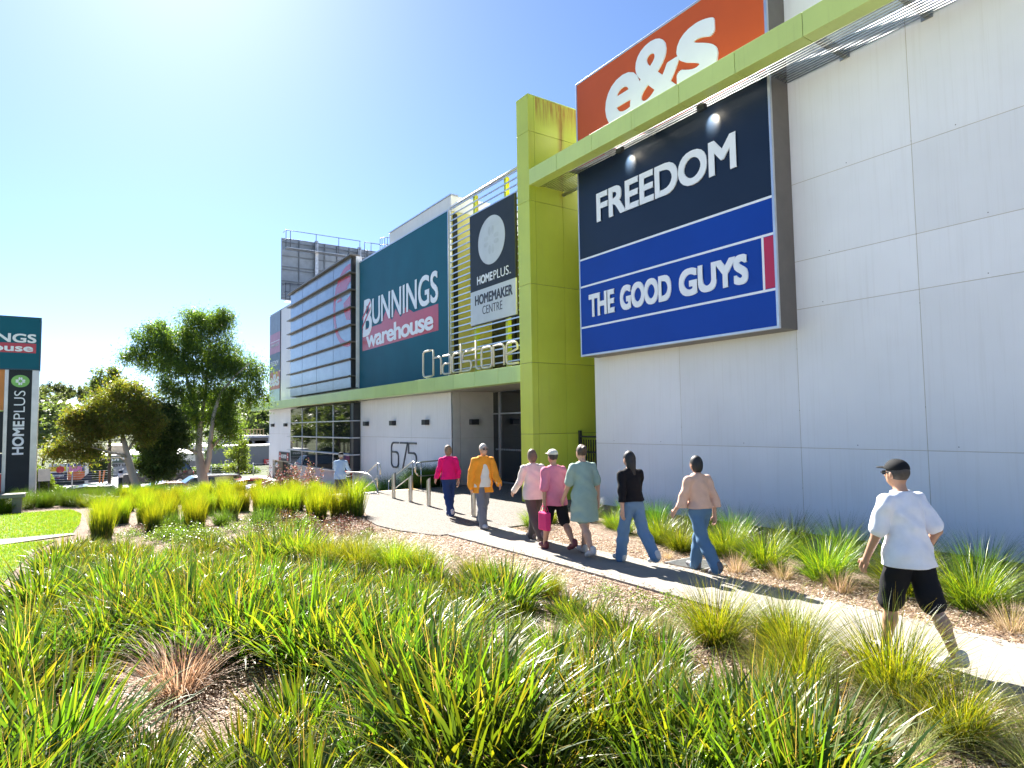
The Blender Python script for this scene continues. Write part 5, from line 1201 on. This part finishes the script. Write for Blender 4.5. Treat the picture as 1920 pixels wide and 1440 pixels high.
tree('gum_tree', (b.x, Y1, B1), 'tall spreading gum tree with forked pale trunk and drooping dark crown', 'tree', None,
     [[((b.x+.02, Y1, B1-.2), .30), (b, .24)]+lp(Y1, [(376, 870, 0, .21), (372, 845, .1, .16), (375, 800, .2, .13), (366, 760, .2, .10), (352, 715, .3, .07), (340, 660, .3, .03)]),
      lp(Y1, [(384, 885, 0, .17), (392, 858, -.1, .12), (394, 830, -.2, .11), (400, 780, -.3, .09), (412, 740, -.4, .07), (445, 700, -.5, .04), (470, 680, -.5, .02)]),
      lp(Y1, [(372, 850, 0, .11), (355, 842, .2, .08), (338, 828, .3, .06), (315, 800, .5, .03)]), lp(Y1, [(392, 845, 0, .08), (412, 822, -.2, .05), (430, 800, -.3, .03)]),
      lp(Y1, [(375, 800, 0, .09), (385, 740, .3, .07), (390, 680, .4, .05), (395, 620, .4, .02)]), lp(Y1, [(368, 765, 0, .07), (345, 745, .3, .05), (320, 720, .5, .02)])],
     px_blobs(Y1, [(395, 600, 40, 30), (362, 606, 38, 26), (414, 590, 26, 20), (248, 664, 20, 18), (484, 692, 18, 16), (490, 738, 12, 14), (425, 802, 26, 20), (318, 728, 28, 20), (405, 735, 26, 20), (335, 632, 62, 36), (290, 632, 40, 32), (265, 655, 28, 26), (380, 660, 55, 40), (420, 660, 34, 40), (330, 685, 50, 34), (300, 670, 36, 28), (440, 692, 30, 24), (468, 688, 28, 26), (478, 712, 18, 16), (452, 730, 34, 22), (470, 748, 20, 14),
                   (415, 745, 34, 30), (350, 728, 42, 26), (385, 705, 38, 26), (410, 785, 34, 30), (428, 768, 24, 22), (372, 780, 30, 20), (345, 768, 28, 20), (325, 800, 24, 20), (410, 822, 24, 12), (340, 822, 20, 14), (436, 815, 12, 16)]), EUC, (.10, .19), 80000, None, 21, 1.1, .36, 4.0)
Y2 = 30.0; b = at(256, 912, Y2); B2 = zgf(b.x, Y2)
tree('gum_tree', (b.x+.2, Y2, B2), 'broad rusty-tipped young gum tree with a leaning pale trunk', 'tree', None,
     [[((b.x+.2, Y2, B2-.2), .17), (b, .16)]+lp(Y2, [(247, 885, 0, .14), (240, 860, 0, .13), (237, 845, 0, .11), (232, 825, .1, .08), (222, 790, .2, .05), (215, 760, .2, .02)]),
      lp(Y2, [(240, 858, 0, .07), (228, 852, -.2, .055), (205, 848, -.3, .04), (170, 838, -.4, .02)]), lp(Y2, [(238, 848, 0, .07), (250, 828, .2, .05), (268, 800, .3, .03), (285, 780, .3, .015)]), lp(Y2, [(243, 872, 0, .05), (225, 858, .1, .03), (200, 860, .2, .015)])],
     px_blobs(Y2, [(235, 735, 32, 26), (262, 752, 30, 26), (200, 752, 34, 24), (158, 778, 34, 26), (135, 785, 24, 22), (178, 798, 42, 26), (215, 790, 44, 30), (255, 790, 36, 30), (275, 775, 26, 22), (290, 790, 20, 20), (112, 838, 24, 18), (100, 852, 16, 14), (140, 845, 24, 16), (165, 848, 26, 16), (270, 815, 24, 16), (160, 815, 34, 16)]), EUCY, (.08, .14), 52000, None, 22, .6, .29, 3.2)
Y3 = 31.5; b = at(287, 905, Y3); B3 = zgf(b.x, Y3)
tree('dark_tree', (b.x, Y3, B3), 'small dark bushy tree standing between the two gum trees', 'tree', None, [[((b.x, Y3, B3), .10), (b, .085)]+lp(Y3, [(286, 870, 0, .08), (288, 840, 0, .05), (292, 800, 0, .02)])],
     px_blobs(Y3, [(300, 800, 34, 26), (318, 830, 30, 26), (290, 845, 32, 24), (312, 862, 26, 20), (275, 868, 20, 18), (300, 880, 26, 14), (325, 800, 24, 22), (305, 770, 24, 20)]), [(.05, .085, .028), (.06, .10, .03), (.08, .12, .03)], (.11, .20), 24000, BARKD, 23, .5, .26, 3)
Y4 = 46.0; b = at(200, 880, Y4); B4 = zgf(b.x, Y4)
tree('dark_tree', (b.x, Y4, B4), 'dark round tree top rising behind the rusty-tipped gum', 'tree', None, [[((at(206, 880, Y4).x, Y4, B4), .10), (at(206, 800, Y4), .08), (at(205, 730, Y4), .04)]],
     px_blobs(Y4, [(205, 705, 28, 20), (185, 722, 20, 16), (222, 722, 22, 18), (200, 745, 32, 24), (215, 770, 34, 26)]), EUC, (.12, .22), 9000, BARKD, 24, .5, .4, 3)
Y5 = 56.0; b = at(447, 888, Y5); B5 = zgf(b.x, Y5)
tree('sapling', (b.x, Y5, B5), 'slim light green sapling before the grey warehouse wall', 'tree', None, [[((b.x, Y5, B5), .09), (b, .08), (at(447, 860, Y5), .05), (at(448, 830, Y5), .02)]],
     px_blobs(Y5, [(448, 832, 14, 12), (440, 850, 16, 14), (455, 848, 12, 12), (447, 868, 14, 14), (433, 876, 8, 9), (460, 874, 9, 10)]), [(.13, .17, .03), (.10, .14, .03), (.17, .20, .05)], (.10, .2), 6000, BARKD, 25, .3, .28, 2.4)
Y6 = 66.0; b = at(389, 885, Y6); B6 = zgf(b.x, Y6)
tree('conifer', (b.x, Y6, B6), 'narrow dark conifer against the grey warehouse wall', 'tree', None, [[((b.x, Y6, B6), .12), (at(390, 848, Y6), .03)]],
     px_blobs(Y6, [(389, 880, 7, 8), (389, 870, 6, 9), (390, 860, 4.5, 9), (390.5, 850, 2.5, 7)]), [(.03, .07, .02), (.04, .08, .02)], (.1, .18), 3500, BARKD, 26, .0, .16, 2)
def far_tree(seed, r=3.2, hh=7.5, cols=EUC, n=2600):
    g = np.random.default_rng(seed)
    bl = [((g.normal(0, r*.45), g.normal(0, r*.45), hh*(.45+.45*g.uniform())), (r*g.uniform(.35, .6), r*g.uniform(.35, .6), hh*g.uniform(.14, .22))) for _ in range(9)]
    return tree('far_tree', (0, 0, 0), 'grey-green tree on the slope behind the shops', 'tree', 'trees on the slope behind', [[((0, 0, -.5), .25), ((.1, 0, hh*.5), .12), ((0, .1, hh*.85), .04)]], bl, cols, (.35, .6), n, BARKD, seed, .3, .55, 2)
GG = [(.07, .095, .055), (.085, .11, .05), (.06, .085, .05), (.10, .12, .05)]  # grey-green leaves of far trees, with distance haze put into the colour
protos = [far_tree(61, cols=GG), far_tree(62, 3.8, 9, cols=GG), far_tree(63, 2.8, 6.5, cols=[(.10, .13, .03), (.13, .15, .035)])]
protos[0].location = (21.0, 95, zgf(21, 95)); protos[1].location = (25.5, 98, zgf(25.5, 98)); protos[2].location = (24.2, 84, zgf(24.2, 84))
protos[0]['label'] = 'grey-green tree behind the rooftop timber frame, nearest the tall gum'; protos[1]['label'] = 'tallest grey-green tree behind the rooftop timber frame'; protos[2]['label'] = 'yellow-green tree right beside the white building corner'
def place_far(i, x, y, s, label, group):
    c = copy_tree(protos[i]); c.location = (x, y, zgf(x, y)-.2); c.scale = (s, s, s); c.rotation_euler[2] = rng.uniform(0, 6.28); c['label'] = label; c['group'] = group
for i, x, y, s in ((1, 17.5, 100, 1.1), (0, 28.5, 100, 1.2), (1, 31, 104, 1.1), (0, 23, 104, 1.25), (1, 13.5, 104, 1.0), (0, 9.5, 108, 1.0), (1, 5.5, 110, 1.0)):
    place_far(i, x, y, s, 'grey-green tree in the row behind the warehouse roof', 'trees in the row behind the warehouse')
for q in range(60):                         # the wooded hillside, also mirrored in the dark glass
    y = rng.uniform(130, 420); x = rng.uniform(-.62, .06)*y
    place_far(int(rng.integers(0, 2)), x, y, rng.uniform(.8, 1.35), 'hazy tree on the distant hillside', 'trees on the distant hillside')
for q in range(26):
    y = 200+rng.uniform(0, 200); x = y*rng.uniform(-.075, -.012)
    if 225 < y < 290 and rng.uniform() < .6: continue
    place_far(int(rng.integers(0, 2)), x, y, rng.uniform(.9, 1.4), 'hazy tree on the distant hillside', 'trees on the distant hillside')
for q in range(30):
    y = rng.uniform(71, 104); x = -.045*y-rng.uniform(0, 22)
    place_far(int(rng.integers(0, 3)), x, y, rng.uniform(.7, 1.1), 'tree across the road beyond the car park', 'trees across the road')

# ---------------------------------------------------------------- cars
def car(label, x, y, z, L, Hh, paint, suv=False, facing=-1, group='parked cars beyond the planting'):
    t = thing('parked_car', (x, y, z), label, 'car', group, rz=0 if facing < 0 else math.pi)
    w = .89; gl = .30 if not suv else .36; bel = Hh*.60; s = L/4.5
    prof = [(-2.22, .42), (-2.25, .62), (-2.12, bel-.14), (-1.15, bel), (-.30, Hh-.06), (.2, Hh), (1.0 if not suv else 1.7, Hh-.03), (1.55 if not suv else 2.1, bel+.06) if not suv else (2.13, bel+.08), (2.2, bel-.02), (2.25, .55), (2.15, .32), (-2.1, .30)]
    prof = [(a*s, b_) for a, b_ in prof]; mb = MB(); n = len(prof)
    def ww(zz): return w*(1-.20*max(0, (zz-bel)/(Hh-bel))) if zz > bel else w*(1-.06*max(0, (.5-zz)/.3))
    V = [(a, -ww(b_), b_) for a, b_ in prof]+[(a, ww(b_), b_) for a, b_ in prof]
    mb.add(V, [tuple(range(n)), tuple(range(2*n-1, n-1, -1))]+[(i, n+i, n+(i+1) % n, (i+1) % n) for i in range(n)])
    mb.build('body', paint, t, bevel=.05, local=True, seg=3)
    e = .012
    def side(sg): 
        q = MB(); xs = [(-1.0, bel+.03), (-.34, Hh-.12), (1.0 if not suv else 1.65, Hh-.11), (1.38 if not suv else 1.98, bel+.06)]
        pts = [(a*s, sg*(ww(b_)+e), b_) for a, b_ in xs]; q.add(pts, [(0, 1, 2, 3) if sg < 0 else (3, 2, 1, 0)])
        return q.build('side_window', GLASSC, t, local=True)
    side(-1); side(1)
    def slab(a, b_, nm, mt, off=.014):
        (x0, z0), (x1, z1) = a, b_; d = Vector((x1-x0, 0, z1-z0)).normalized(); nn = Vector((-d.z, 0, d.x));
        if nn.z < 0: nn = -nn
        q = MB(); q.add([Vector((x0, -ww(z0)+.08, z0))+nn*off, Vector((x0, ww(z0)-.08, z0))+nn*off, Vector((x1, ww(z1)-.06, z1))+nn*off, Vector((x1, -ww(z1)+.06, z1))+nn*off], [(0, 1, 2, 3)]); return q.build(nm, mt, t, local=True)
    slab((-1.08*s, bel+.03), (-.36*s, Hh-.08), 'windscreen', GLASSC); slab((1.06*s if not suv else 1.76*s, Hh-.09), (1.50*s if not suv else 2.09*s, bel+.13), 'rear_window', GLASSC)
    for xx in (-1.38*s, 1.36*s):
        for sg in (-1, 1):
            q = MB(); q.tube([(xx, sg*(w-.17), .33), (xx, sg*(w+.012), .33)], .33, 18); wh = q.build('wheel', BLACK, t, local=True)
            q = MB(); q.tube([(xx, sg*(w+.005), .33), (xx, sg*(w+.022), .33)], .20, 14); q.build('rim', ALU, wh, local=True)
    for sg in (-1, 1):
        q = MB(); q.box(-2.24*s, -2.02*s, sg*.52, sg*.84, bel-.32, bel-.17); q.build('headlight', OFFW, t, bevel=.02, local=True)
        q = MB(); q.box(2.12*s, 2.262*s, sg*.56, sg*.86, bel-.26, bel-.08); q.build('tail_light', REDV, t, bevel=.02, local=True)
        q = MB(); q.box(-.92*s, -.75*s, sg*(w), sg*(w+.16), bel+.03, bel+.17); q.build('mirror', paint, t, bevel=.02, local=True)
    q = MB(); q.box(-2.268*s, -2.24*s, -.25, .25, .45, .56); q.build('number_plate', OFFW, t, local=True)
    return t
def paint(nm, c): return P(nm, c, .22, .15, var=.02, coat=1.0)
car('dark blue sedan parked behind the border grass, nearest the pylon sign', .25, 33.2, -1.62, 4.7, 1.46, paint('navy_paint', (.008, .015, .05)))
car('white and red hatchback parked behind the leaning gum trunk', 3.45, 36.0, -1.9, 4.2, 1.50, paint('silver_red_paint', (.36, .10, .10)))
car('silver grey estate car behind the trunk of the tall gum', 5.5, 38.0, -1.9, 4.8, 1.62, paint('silver_paint', (.28, .28, .29)), True)
car('red hatchback nosing in beside the garage driveway', 7.35, 36.4, -1.9, 4.3, 1.42, paint('red_paint', (.36, .03, .025)))
car('black four-wheel drive parked far off by the fence', 4.8, 52.5, -1.9, 4.6, 1.85, paint('black_paint', (.012, .014, .02)), True)
car('white and orange car half hidden by the tussocks near the driveway', 6.9, 31.9, -1.9, 4.3, 1.42, paint('white_orange_paint', (.60, .30, .22)))

# ---------------------------------------------------------------- buildings and signs across the car park
def pxbox(mb, p0, p1, Y, dep):
    a = at(*p0, Y); c = at(*p1, Y); mb.box(a.x, c.x, Y, Y+dep, c.z, a.z); return a, c
wh = thing('warehouse', (14, 76, -2), 'long blue-grey warehouse with roof plant beyond the fence', 'building')
GWALL = P('blue_grey_cladding', (.17, .185, .215), .7, var=.06, scale=.3)
a = at(394, 838, 76); c = at(520, 838, 76); mb = MB(); mb.box(a.x, c.x+14, 76, 100, -2.6, .12); mb.build('wall', GWALL, wh)
mb = MB(); mb.box(a.x-.05, c.x+14, 75.9, 100, .122, .28); mb.build('roof_edge', ALU, wh)
mb = MB(); a2 = at(300, 862, 76); mb.box(a2.x, a.x-.02, 76.6, 100, -2.6, -.55); mb.build('low_wing', P('pale_grey_wall', (.30, .29, .29), .7), wh)
mb = MB(); mb.box(a2.x, a.x-.02, 76.3, 99, -.545, -.40); mb.box(a2.x+1, a.x-.4, 76.5, 76.595, -1.25, -.6); mb.build('low_roof', WHITEM, wh)
UNIT = P('roof_unit_grey', (.33, .36, .42), .6)
for px0, px1, py0, py1, dep, nm in ((418, 440, 822, 838, 4, 'roof_plant'), (461, 474, 826, 838, 4, 'roof_plant'), (476, 500, 823, 838, 5, 'roof_plant'), (464, 505, 817, 826, 5, 'roof_duct')):
    a = at(px0, py0, 80); c = at(px1, py1, 80); q = MB(); q.box(a.x, c.x, 80, 80+dep, .285, a.z); u = q.build(nm, UNIT, wh, bevel=.03)
    q = MB(); q.box(a.x+.15, c.x-.15, 79.95, 79.995, .6, max(.7, a.z-.25)); q.build('louvre', DARK, u)
for px in (424, 438, 455):
    q = MB(); a = at(px, 817, 84); q.tube([(a.x, 84, .3), (a.x, 92, .3)], .9, 14); q.build('vault_roof', WHITEM, wh)
tf = thing('timber_frame', (14, 90, 0), 'open timber wall frame standing on the warehouse roof', 'frame')
TIM = P('raw_timber', (.55, .40, .20), .8); mb = MB()
x0 = at(424, 806, 90).x; x1 = at(494, 806, 90).x; z0, z1 = .3, at(450, 805.5, 90).z
for z in (z0+.05, z0+.9, z1): mb.box(x0, x1, 89.95, 90.05, z-.07, z+.07)
for i in range(12): x = x0+(x1-x0)*i/11; mb.box(x-.06, x+.06, 89.96, 90.04, z0, z1)
mb.build('studs', TIM, tf)
rs = thing('wall_sign', (17, 75.8, -1), 'small red sign on the blue-grey warehouse wall', 'sign'); a = at(495, 861, 75.8); c = at(506, 870, 75.8); q = MB(); q.box(a.x, c.x+.5, 75.8, 75.86, c.z, a.z); q.build('sign_panel', REDV, rs)
q = MB(); q.box(a.x+.2, c.x+.2, 75.78, 75.799, a.z-.25, a.z-.17); q.box(a.x+.3, c.x+.2, 75.78, 75.799, a.z-.48, a.z-.38); q.build('lettering', WHITE, rs)
dn = thing('shop_building', (4, 68, -2.1), 'pale liquor store with green name band beyond the car park', 'building')
a = at(184, 856, 68); c = at(300, 893, 68); mb = MB(); mb.box(a.x, c.x, 68, 84, -2.4, at(184, 869, 68).z); mb.build('wall', P('pale_shop_wall', (.42, .43, .45), .7), dn)
mb = MB(); mb.box(a.x-.05, c.x+.05, 67.9, 84, at(184, 868.8, 68).z, a.z); mb.build('name_band', P('sage_band', (.12, .16, .13), .7), dn)
mb = MB(); put_text(mb, "Dan Murphy's", (a.x+.25, 67.89, at(184, 867, 68).z), FX, FZ, FN, 4.6, .40, bold=.03); mb.build('lettering', WHITE, dn)
mb = MB(); put_text(mb, 'LOWEST LIQUOR PRICE GUARANTEE', (a.x+.3, 67.99, at(184, 877, 68).z), FX, FZ, FN, 6.2, .26, bold=.03); mb.build('dark_lettering', BLACK, dn)
mb = MB(); mb.box(a.x-.1, c.x+.1, 67.8, 84, a.z+.002, a.z+.1); mb.build('roof', WHITEM, dn)
mb = MB(); mb.box(a.x+1, c.x-2.5, 70, 80, a.z+.102, a.z+.9); mb.build('roof_screen', P('tan_screen', (.45, .38, .28), .7), dn)
hd = thing('hoarding', (0, 60, -1.9), 'advertising hoarding of four printed panels beyond the dark blue car', 'billboard')
YH = 60.0
def hp_(px, py): return at(px, py, YH)
for (p0, p1, mt, nm, txt, tc, tw) in (((92, 870), (126, 886), OFFW, 'white_poster', 'DEAL', BLACK, .35), ((127, 869), (159, 883), P('poster_blue', (.02, .06, .35), .4), 'blue_poster', 'SAT', WHITE, .3),
                                  ((92, 886.5), (126, 900), P('poster_navy', (.015, .02, .07), .4), 'navy_poster', "MOTHER'S", WHITE, .7), ((127, 883.5), (159, 899), P('poster_orange', (.6, .14, .04), .4), 'orange_poster', 'BIG', WHITE, .4)):
    a = hp_(*p0); c = hp_(*p1); q = MB(); q.box(a.x, c.x, YH, YH+.1, c.z+.01, a.z-.01); o = q.build(nm, mt, hd)
    wdt = c.x-a.x; hgt_ = a.z-c.z
    if txt == "MOTHER'S":
        q = MB(); put_text(q, txt, (a.x+wdt*.15, YH-.005, c.z+hgt_*.5), FX, FZ, FN, wdt*.65, hgt_*.2, bold=.03); q.build('lettering', tc, o)
        q = MB(); put_text(q, 'Day', (a.x+wdt*.36, YH-.005, c.z+hgt_*.2), FX, FZ, FN, wdt*.25, hgt_*.22, shear=.3); q.build('red_lettering', PINKR, o)
a = hp_(100, 873); mb = MB(); mb.box(a.x-.3, a.x+.8, YH-.006, YH-.002, a.z-.45, a.z-.1); hdq = mb.build('yellow_print', P('poster_yellow', (.65, .45, .03), .4), hd)
a = hp_(113, 873); mb = MB(); mb.prism([(a.x+.28*math.cos(t), YH-.007, a.z-.3+.28*math.sin(t)) for t in np.linspace(0, 6.283, 9)[:-1]], (0, .004, 0)); mb.build('red_print', REDV, hd)
a = hp_(132, 872); mb = MB(); mb.box(a.x-.1, a.x+.75, YH-.006, YH-.002, a.z-.5, a.z-.1); mb.build('pink_print', P('poster_pink', (.6, .2, .4), .4), hd)
a = hp_(140, 889); mb = MB(); mb.prism([(a.x+.3, YH-.006, a.z-.55), (a.x+1.1, YH-.006, a.z-.55), (a.x+1.1, YH-.006, a.z+.25)], (0, .004, 0)); mb.build('navy_print', NAVY, hd)
a = hp_(90, 903); c = hp_(162, 903); q = MB(); q.box(a.x, c.x, YH+.02, YH+.08, -2.0, hp_(100, 900).z); q.build('backing', DARK, hd)
q = MB(); a = hp_(163, 868); q.box(a.x-.12, a.x+.12, YH, YH+.1, -2, a.z); q.build('post', WHITEM, hd)
fe = thing('wire_fence', (4, 57, -1.9), 'low wire fence on thin steel posts along the car park edge', 'fence'); YF = 57.0; zt = at(400, 872, YF).z
mb = MB()
for z in np.linspace(zt-.05, -1.5, 5): mb.tube([(at(60, 880, YF).x, YF, z), (at(505, 880, YF).x, YF, z)], .012, 4)
mb.build('wires', STEEL, fe)
for px in (62, 136, 231, 318, 396, 475): p = at(px, 872, YF); q = MB(); q.tube([(p.x, YF, -2), (p.x, YF, zt)], .045, 6); q.build('fence_post', STEEL, fe)
for px, py, pt, lb in ((226, 898, 'b', 'black and white marker bollard at the car park edge, beside the leaning gum'), (390, 896, 'b', 'black and white marker bollard by the silver grey car')):
    p = at(px, py, 40); q = MB(); z0 = zgf(p.x, 40); q.tube([(0, 0, 0), (0, 0, p.z+.45-z0)], .11, 10); o = thing('marker_bollard', (p.x, 40, z0), lb, 'bollard', 'marker bollards of the car park'); q.build('post', DARK, o, local=True)
    q = MB(); q.tube([(0, 0, p.z+.08-z0), (0, 0, p.z+.30-z0)], .114, 10); q.build('white_band', WHITE, o, local=True)
for px, lb in ((187, 'thin orange marker post in the car park'), (192, 'leaning orange marker post in the car park'), (280, 'orange marker post beside the dark bushy tree')):
    p = at(px, 893, 58); q = MB(); z0 = -1.9; q.tube([(0, 0, 0), (.12 if px == 192 else 0, 0, 1.0)], .05, 8); o = thing('marker_post', (p.x, 58, z0), lb, 'post', 'orange marker posts'); q.build('post', P('orange_plastic', (.62, .20, .03), .5), o, local=True)
    q = MB(); q.lathe([(.12, 0), (.12, .04), (.05, .06)], n=10); q.build('base', DARK, o, local=True)
# round hedge, its sign board and border hedges
def hedge(label, c, r, n, seed, cols=((.09, .15, .02), (.12, .18, .025), (.07, .12, .02))):
    g = np.random.default_rng(seed); t = thing('hedge', (c[0], c[1], c[2]), label, 'hedge'); d = g.normal(0, 1, (n, 3)); d[:, 2] = np.abs(d[:, 2]); d = np.sign(d)*np.abs(d)**.8; d /= (np.abs(d)**2.6).sum(1)[:, None]**(1/2.6)
    p = d*np.array(r)*g.uniform(.86, 1.0, (n, 1)); link('foliage', npmesh('foliage', *leaves(n, (.07, .15), list(cols), p, g, .2, 2)), t, LEAFT)
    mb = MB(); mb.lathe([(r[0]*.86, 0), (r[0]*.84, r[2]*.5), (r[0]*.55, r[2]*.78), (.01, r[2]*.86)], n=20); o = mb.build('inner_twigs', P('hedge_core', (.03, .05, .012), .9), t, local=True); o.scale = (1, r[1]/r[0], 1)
p = at(80, 905, 44); hedge('big clipped round hedge behind the legs of the pylon sign', (p.x-.45, 44, -1.9), (1.05, 1.2, p.z+1.9+.95), 9000, 31)
p = at(100, 905, 44.5); hedge('low bright hedge beside the clipped round one', (p.x-.1, 45, -1.9), (.9, .8, 1.0), 4000, 32)
p = at(418, 900, 62); hedge('long clipped hedge at the foot of the blue-grey warehouse', (p.x, 62, -1.95), (3.2, .9, 1.0), 5000, 33)
p = at(118, 898, 50); hedge('dark hedge below the advertising hoarding', (at(175, 890, 63).x, 63, -1.95), (1.4, 1.0, 2.6), 4000, 34, ((.03, .06, .02), (.04, .07, .02)))
p = at(83, 891, 41); sb = thing('notice_board', (p.x, 41, -1.9), 'small plain pale notice board on two posts before the round hedge', 'sign')
q = MB(); q.box(p.x-.26, p.x+.26, 40.97, 41.0, p.z-.30, p.z+.32); q.build('board', P('cream_board', (.62, .58, .48), .6), sb)
for x in (-.2, .2): q = MB(); q.box(p.x+x-.025, p.x+x+.025, 41.001, 41.04, -1.9, p.z+.3); q.build('post', DARK, sb)
# power poles and far houses on the hill
def pole(label, px, Y, top):
    p = at(px, top, Y); z0 = zgf(p.x, Y); t = thing('power_pole', (p.x, Y, z0), label, 'pole', 'power poles'); hh = p.z-z0
    q = MB(); q.tube([(0, 0, 0), (0, 0, hh)], [.16, .11], 8); q.build('pole', P('weathered_timber', (.13, .10, .08), .9), t, local=True)
    q = MB(); q.box(-1.1, 1.1, -.06, .06, hh-.7, hh-.58); q.box(-.8, .8, -.06, .06, hh-1.5, hh-1.4); q.build('cross_arm', MATS['weathered_timber'], t, local=True)
pole('dark timber power pole beyond the car park', 82, 95, 830); pole('tiny power pole on the crest of the hill', 93, 380, 763)
def house(label, x, y, w, d, hh, wall, roof, group='houses on the distant hillside'):
    z = zgf(x, y)-.5; t = thing('house', (x, y, z), label, 'house', group); q = MB(); q.box(-w/2, w/2, -d/2, d/2, 0, hh); q.build('wall', wall, t, local=True)
    q = MB(); q.add([(-w/2-.4, -d/2-.4, hh), (w/2+.4, -d/2-.4, hh), (w/2+.4, d/2+.4, hh), (-w/2-.4, d/2+.4, hh), (-w/4, 0, hh+d*.22), (w/4, 0, hh+d*.22)], [(3, 2, 1, 0), (0, 1, 5, 4), (1, 2, 5), (2, 3, 4, 5), (3, 0, 4)]); q.build('roof', roof, t, local=True)
    for xx in (-w*.28, w*.22): q = MB(); q.box(xx-.7, xx+.7, -d/2-.03, -d/2-.002, hh*.35, hh*.8); q.build('window', GLASSD, t, local=True)
HW = P('house_render', (.62, .58, .52), .8); HR = P('pale_tin_roof', (.62, .62, .62), .5); HT = P('terracotta_roof', (.30, .12, .07), .8)
for i, (px, y, rf) in enumerate(((88, 300, HR), (100, 285, HR), (110, 300, HR), (96, 255, HR), (86, 240, HR), (104, 235, HT), (82, 225, HR), (112, 262, HR))):
    x = at(px, 800, y).x; house('pale house with a %s roof on the distant hillside' % ('terracotta' if rf is HT else 'light'), x, y, 11+i % 3, 8, 3.2, HW, rf)
